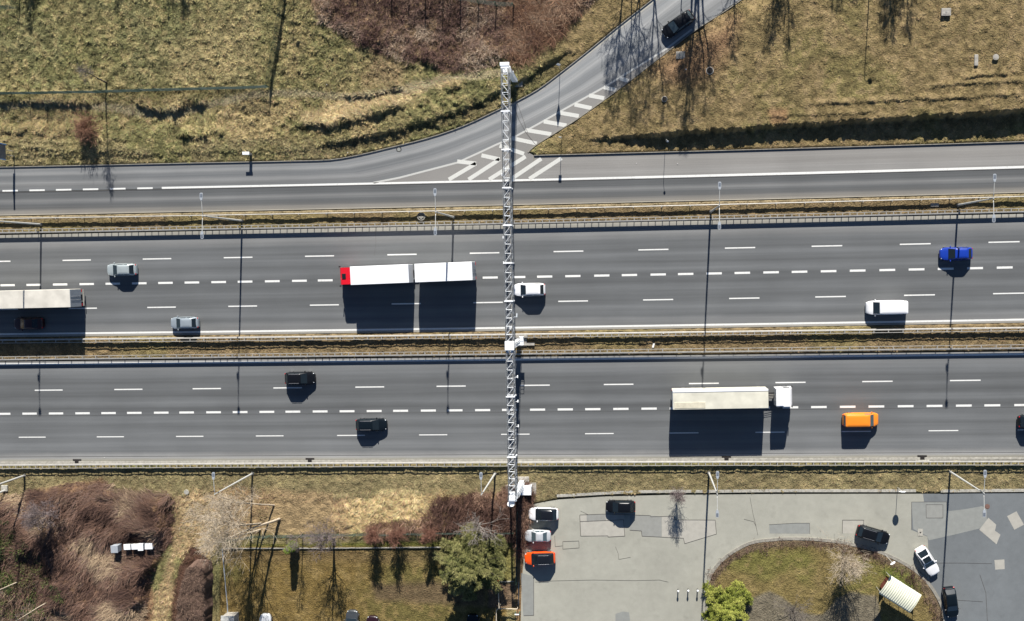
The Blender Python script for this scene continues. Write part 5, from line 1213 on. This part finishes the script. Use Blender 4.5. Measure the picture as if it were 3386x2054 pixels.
# beige trailer at the left edge, heading left
a1, a0 = G(231, 986.5, 4), G(-92, 994, 4); mid = (a0+a1)/2; hd = frame_of(a0, a1)
t = thing('truck', (mid.x, mid.y, 0), hd, 'beige trailer truck with grey rear doors cut by the left edge', 'truck')
ux = Vector((math.cos(hd), math.sin(hd), 0)); x0, x1 = lx(a0), lx(a1)
box_body(t, x0, x1, 1.28, 1.15, 4.0, M['tarpb'], seams=(x1+6.9,)); rear_doors(t, x1, 1.25, 1.15, 4.0, M['lampgrey'])
cab(t, x0+3.2, x0+1.0, 1.22, 3.5, P_['white']); MB().box(((x0+2.6+x1)/2, 0, .85), (x0-x1+2.6, .9, .3)).build('chassis', M['dark'], t)
MB().box((x1-.1, 0, .6), (.12, 2.4, .14)).build('bumper', M['steeld'], t)
wheels(t, (x0+2.2, x0-.9, x1+4.2, x1+2.9, x1+1.6), 1.25)
# ------------------------------------------------------------------ trees
def grow(h, r0, seed=0, lean=(0, 0), z=0.0, first=.3, nb=18, ls=.34, ang=.75, n2=5, n3=4, r1=.035, fork=0):
    """trunk, boughs, branches and twigs of a leafless tree, in that order"""
    R = random.Random(seed); T = []; S = []
    def run(p, d, L, r, r_end, n, kink, up, out, lv):
        pts = [p]
        for i in range(n):
            d = (d+Vector((R.gauss(0, kink), R.gauss(0, kink), R.gauss(0, kink)+up))).normalized(); q = p+d*L/n
            out.append((p, q, r+(r_end-r)*i/n, r+(r_end-r)*(i+1)/n, lv)); p = q; pts.append(p)
        return pts
    def side(d, a_):
        o = d.orthogonal(); o.rotate(Matrix.Rotation(R.uniform(0, 6.283), 3, d)); return (d*math.cos(a_)+o*math.sin(a_)).normalized()
    stems = [(Vector((0, 0, z)), Vector((lean[0], lean[1], 1)).normalized(), h, r0)]
    for _ in range(fork): 
        s0 = stems[0]; stems.append((s0[0]+s0[1]*h*R.uniform(.12, .35), (s0[1]+Vector((R.uniform(-.3, .3), R.uniform(-.3, .3), 0))).normalized(), h*R.uniform(.55, .8), r0*.7))
    for p, d, L, r in stems:
        pts = run(p, d, L, r, .02, 9, .035, .01, T, 0); k = max(4, int(nb*L/h))
        for i in range(k):
            f = first+(1-first)*(i+R.random())/k; f = min(f, .97); q = f*9; a = int(q); P = pts[a].lerp(pts[a+1], q-a); dd = (pts[a+1]-pts[a]).normalized()
            L1 = L*ls*(1.15-f)*R.uniform(.6, 1.25)+.25
            b1 = run(P, side(dd, ang*R.uniform(.7, 1.3)), L1, r1*(1.25-f), .012, 4, .10, .08, S, 1)
            for j in range(n2):
                g1 = .2+.8*(j+R.random())/n2; q = min(3.98, g1*4); a = int(q); P1 = b1[a].lerp(b1[a+1], q-a); d1 = (b1[a+1]-b1[a]).normalized()
                L2 = L1*.55*(1.2-g1)*R.uniform(.7, 1.2)+.12
                b2 = run(P1, side(d1, R.uniform(.4, .9)), L2, r1*.45, .007, 3, .12, .06, S, 2)
                for _ in range(n3):
                    q = R.uniform(.5, 2.95); a = int(q); P2 = b2[a].lerp(b2[a+1], q-a)
                    run(P2, side((b2[a+1]-b2[a]).normalized(), R.uniform(.3, .9)), L2*R.uniform(.35, .65)+.08, r1*.25, .005, 2, .12, .04, S, 3)
    return T, S
def tubes(name, segs, m, parent, rmin=.0):
    P0 = np.array([s[0][:] for s in segs]); P1 = np.array([s[1][:] for s in segs]); R0 = np.maximum(rmin, np.array([s[2] for s in segs])); R1 = np.maximum(rmin, np.array([s[3] for s in segs]))
    D = P1-P0; D /= np.linalg.norm(D, axis=1)[:, None]+1e-9; U = np.where(np.abs(D[:, 2:3]) > .9, [[1., 0, 0]], [[0, 0, 1.]]); A = np.cross(D, U); A /= np.linalg.norm(A, axis=1)[:, None]+1e-9; B = np.cross(D, A)
    n = 4; V = []
    for P, R_ in ((P0, R0), (P1, R1)):
        for k in range(n):
            a = 2*math.pi*k/n; V.append(P+(A*math.cos(a)+B*math.sin(a))*R_[:, None])
    V = np.stack(V, 1).reshape(-1, 3); b = (np.arange(len(segs))*2*n)[:, None]
    Q = np.concatenate([b+np.array([k, (k+1) % n, n+(k+1) % n, n+k]) for k in range(n)], 0)
    return np_mesh(name, V, Q, m, None, parent)
def bare_tree(px, py, h, r0, label, bark='bark', twig='bark', group=None, name='bare_tree', cat='tree', rmin=.010, **k):
    p = GH(px, py); t = thing(name, (p.x, p.y, 0), 0, label, cat, group)
    T, S = grow(h, r0, z=max(0, p.z)-.15, **k); tubes('trunk', T, M[bark], t); tubes('crown', S, M[twig], t, rmin); return t
bare_tree(352, 273, 8.8, .12, 'slender bare tree at the footpath, its thin shadow reaching the feeder road', seed=3, nb=22, ls=.30, ang=.5, first=.5, twig='bark', bark='barkd', r1=.02)
TG = 'pale bare trees above the garden plot'
bare_tree(925, 1716, 15, .2, 'pale bare tree with the thickest leaning trunk above the garden plot', 'barkp', 'barkp', TG, seed=5, lean=(-.40,.06), nb=34, ls=.52, first=.35, r1=.05, ang=.6, fork=1)
bare_tree(908, 1672, 12, .14, 'pale bare tree nearest the verge, its crown beside the single armed lamp', 'barkp', 'barkp', TG, seed=6, lean=(-.5,.30), nb=34, ls=.52, first=.35, r1=.04, ang=.7, fork=1)
bare_tree(862, 1752, 12, .13, 'pale bare tree reaching furthest down toward the hedge', 'barkp', 'barkp', TG, seed=8, lean=(-.35,-.02), nb=32, ls=.52, first=.35, r1=.04, ang=.7)
bare_tree(765, 1690, 9, .10, 'pale bare tree at the left of its group, twigs over the straw grass', 'barkp', 'barkp', TG, seed=9, lean=(-.2,.12), nb=32, ls=.6, first=.2, r1=.035, ang=.8)
bare_tree(1105, 1782, 10, .17, 'purple grey bare tree at the garden fence, its branching shadow on the lawn', 'barkd', 'twigpurple', seed=21, lean=(.02,.18), nb=26, ls=.48, first=.25, r1=.05, ang=.65, n2=6, fork=1)
bare_tree(1000, 1765, 6, .07, 'thin grey sapling between the leaning trees and the purple one', 'bark', 'twigpurple', seed=22, nb=16, ls=.35, first=.2, r1=.02)
bare_tree(1590, 1725, 8, .14, 'grey bare tree rising from the rusty brush left of the gantry column', 'bark', 'barkg', seed=23, lean=(.0,-.05), nb=15, ls=.6, first=.12, r1=.05, ang=.9, n2=4, n3=3, fork=2)
for k_, (x, y, lab) in enumerate(((1240,1755,'small reddish shrub at the fence in the middle of the garden plot'),(1320,1756,'small reddish shrub at the fence, right of the middle one'),(1430,1757,'reddish shrub at the fence just left of the conifer'))):
    bare_tree(x, y, 3.8, .05, lab, 'twigred', 'twigred', seed=24+k_, nb=26, ls=.5, first=.0, r1=.02, ang=.5, name='shrub', cat='shrub', fork=3)
bare_tree(2238, 1632, 3.8, .04, 'reddish purple bare shrub on the upper parking kerb with a feathery shadow', 'twigred', 'twigpurple', seed=27, nb=22, ls=.5, first=.0, r1=.014, ang=.45, name='shrub', cat='shrub', fork=3, rmin=.007)
bare_tree(2787, 1842, 6.0, .09, 'pale bare tree on the island between the estate car and the shelter', 'barkp', 'barkp', seed=28, nb=26, ls=.75, first=.03, r1=.03, ang=.6, fork=4)
bare_tree(2614, 2010, 5.0, .09, 'brown bare tree on the island at the bottom edge, between conifer and shelter', 'barkd', 'bark', seed=29, nb=20, ls=.6, first=.05, r1=.03, ang=.8, fork=2)
bare_tree(172, 1690, 5.5, .08, 'grey twiggy tree at the top of the left brush, near the thick column', 'twigpurple', 'twigpurple', seed=30, nb=30, ls=.6, first=.05, r1=.03, ang=.9, fork=3)
bare_tree(305, 432, 2.2, .04, 'rust red twiggy bush in the straw grass left of the slender tree', 'twigred', 'twigrust', seed=31, nb=26, ls=1.25, first=0, r1=.02, ang=1.1, n2=4, n3=3, fork=6, name='bush', cat='bush', rmin=.012)
for k, (x, y, h, ln) in enumerate(((170,1985,7,(-.55,-.25)),(70,1920,6,(-.5,-.2)),(150,2060,8,(-.5,-.3)))):
    bare_tree(x, y, h, .09, ('upper','leftmost','lowest')[k]+' pale leaning stem in the dark brush at the bottom left corner', 'barkp', 'bark', 'leaning stems in the left brush', seed=33+k, nb=8, ls=.2, first=.4, lean=ln, r1=.02)
UG = 'bare trees beyond the upper edge'
UT = [(2074,-215,15.1,.13,1),(2092,-190,14.5,.10,0),(2122,-230,15.5,.13,1),(2170,-205,14.5,.15,1),(2262,-170,12.5,.09,0),(2318,-250,15.7,.26,2),(2298,-230,15.4,.2,1),(2430,-235,11.3,.12,0),(2600,-250,11.2,.14,1),(2560,-300,11,.14,1),(2770,-330,9.9,.12,1),(2850,-330,9.3,.12,1),(2955,-300,10.2,.16,2),(3000,-300,10,.13,1),(400,-330,8.9,.12,0),(620,-330,8.9,.2,2),(580,-330,8.9,.16,1),(108,-180,6.9,.2,1)]
pos = ['over the left part of the ramp','beside the first ramp shadow','across the ramp kerb','on the ramp hatching','behind the black ramp car','right of the black ramp car','as a second thick band near that car','right of the ramp edge','deepest into the right meadow','beside the deepest meadow shadow','faintly on the right meadow','near the small lamp shadow','as a dense band in the right meadow','at the right end of the shadows','faintly on the left meadow','as a bluish patch at top left','beside the bluish patch','at the green fence corner']
for k, (x, y, h, r, fk) in enumerate(UT):
    bare_tree(x, y, h, r, 'tall bare tree above the upper edge, shadow '+pos[k], 'barkd', 'barkd', UG, seed=50+k, nb=26, ls=.30 if k > 3 else .36, first=.36, r1=.045, ang=.65, n2=6, n3=3, fork=fk, rmin=.014)
# conifers --------------------------------------------------------------------------
M['needle'] = tint_mat('conifer_needles', .8, .2, 2.0)
def conifer(px, py, h, rad_, label, pal, seed, n_br=90, drop=.25, tipscale=1.0, top=1.0, dens=26):
    p = GH(px, py); t = thing('conifer', (p.x, p.y, 0), 0, label, 'tree'); R = np.random.default_rng(seed); pal = np.array(pal)
    MB().tube((0,0,-.1),(0,0,h*.95),.22,.03,8).build('trunk', M['barkd'], t)
    br = []; Xs = []
    for i in range(n_br):
        f = (i+.5)/n_br; z = h*(.08+.88*f**1.0); L = rad_*(1-f**1.5)*R.uniform(.55, 1.25)+.35; a = i*2.39996+R.normal(0, .25)
        el = .10+.55*f-drop*(1-f); k = 7; P = [np.array([0, 0, z])]
        for j in range(k):
            e2 = el+.30*(j/k)-.12; P.append(P[-1]+np.array([math.cos(a)*math.cos(e2), math.sin(a)*math.cos(e2), math.sin(e2)])*L/k)
        for j in range(k): br.append((Vector(P[j]), Vector(P[j+1]), .05*(1-j/k)+.008, .045*(1-(j+1)/k)+.008, 1))
        m_ = int(dens*(L+.4)); s = R.uniform(.18, 1.0, m_)**.8; Pn = np.array(P); q = s*k; jj = np.minimum(q.astype(int), k-1); fr = (q-jj)[:, None]
        C0 = Pn[jj]*(1-fr)+Pn[jj+1]*fr; side = R.normal(0, 1, m_)*(.06+.085*L*(1-s*.6)); C0[:, 0] += -math.sin(a)*side; C0[:, 1] += math.cos(a)*side; C0[:, 2] += R.normal(0, .06, m_)-.10*np.abs(side)
        C0[:, 2] -= .25*s*s*L*.25; tone = np.clip(R.normal(.0, .18)+.15+.75*s+R.normal(0, .12, m_), 0, .999); Xs.append((C0, np.full(m_, a)+np.sign(side)*.7+R.normal(0, .3, m_), tone))
    tubes('branches', br, M['barkd'], t)
    C0 = np.concatenate([x[0] for x in Xs]); A = np.concatenate([x[1] for x in Xs]); T = np.concatenate([x[2] for x in Xs])
    rep = 5; C0 = np.repeat(C0, rep, 0); A = np.repeat(A, rep)+R.normal(0, .55, len(A)*rep); T = np.repeat(T, rep); n = len(A)
    C0 = C0+R.normal(0, .05, (n, 3))
    q = T*(len(pal)-1); i = q.astype(int); f = (q-i)[:, None]; C = (pal[i]*(1-f)+pal[np.minimum(i+1, len(pal)-1)]*f)*R.uniform(.7, 1.35, n)[:, None]
    blades('crown', C0[:, 0], C0[:, 1], C0[:, 2], R.uniform(.22, .48, n)*tipscale, R.uniform(.05, .10, n)*tipscale, A, R.uniform(-.3, .7, n), R.normal(0, .3, n), C, M['needle'], kind=None, parent=t)
    return t
conifer(1573, 1838, 11.5, 4.6, 'large blue green conifer with drooping boughs beside the gantry and the garden plot', [(.020,.026,.013),(.06,.068,.026),(.13,.135,.045),(.225,.212,.085)], 5, n_br=150, dens=34)
conifer(2395, 1985, 7.8, 3.0, 'yellow green conifer at the bottom edge on the tip of the island', [(.06,.075,.02),(.13,.155,.03),(.22,.25,.045),(.30,.31,.07)], 9, n_br=80, drop=.0, dens=34)
conifer(975, 1800, 3.6, .42, 'tiny upright green conifer just above the garden edging', [(.05,.08,.02),(.12,.17,.03),(.2,.24,.05)], 12, n_br=60, drop=-.5, dens=40, tipscale=.6)
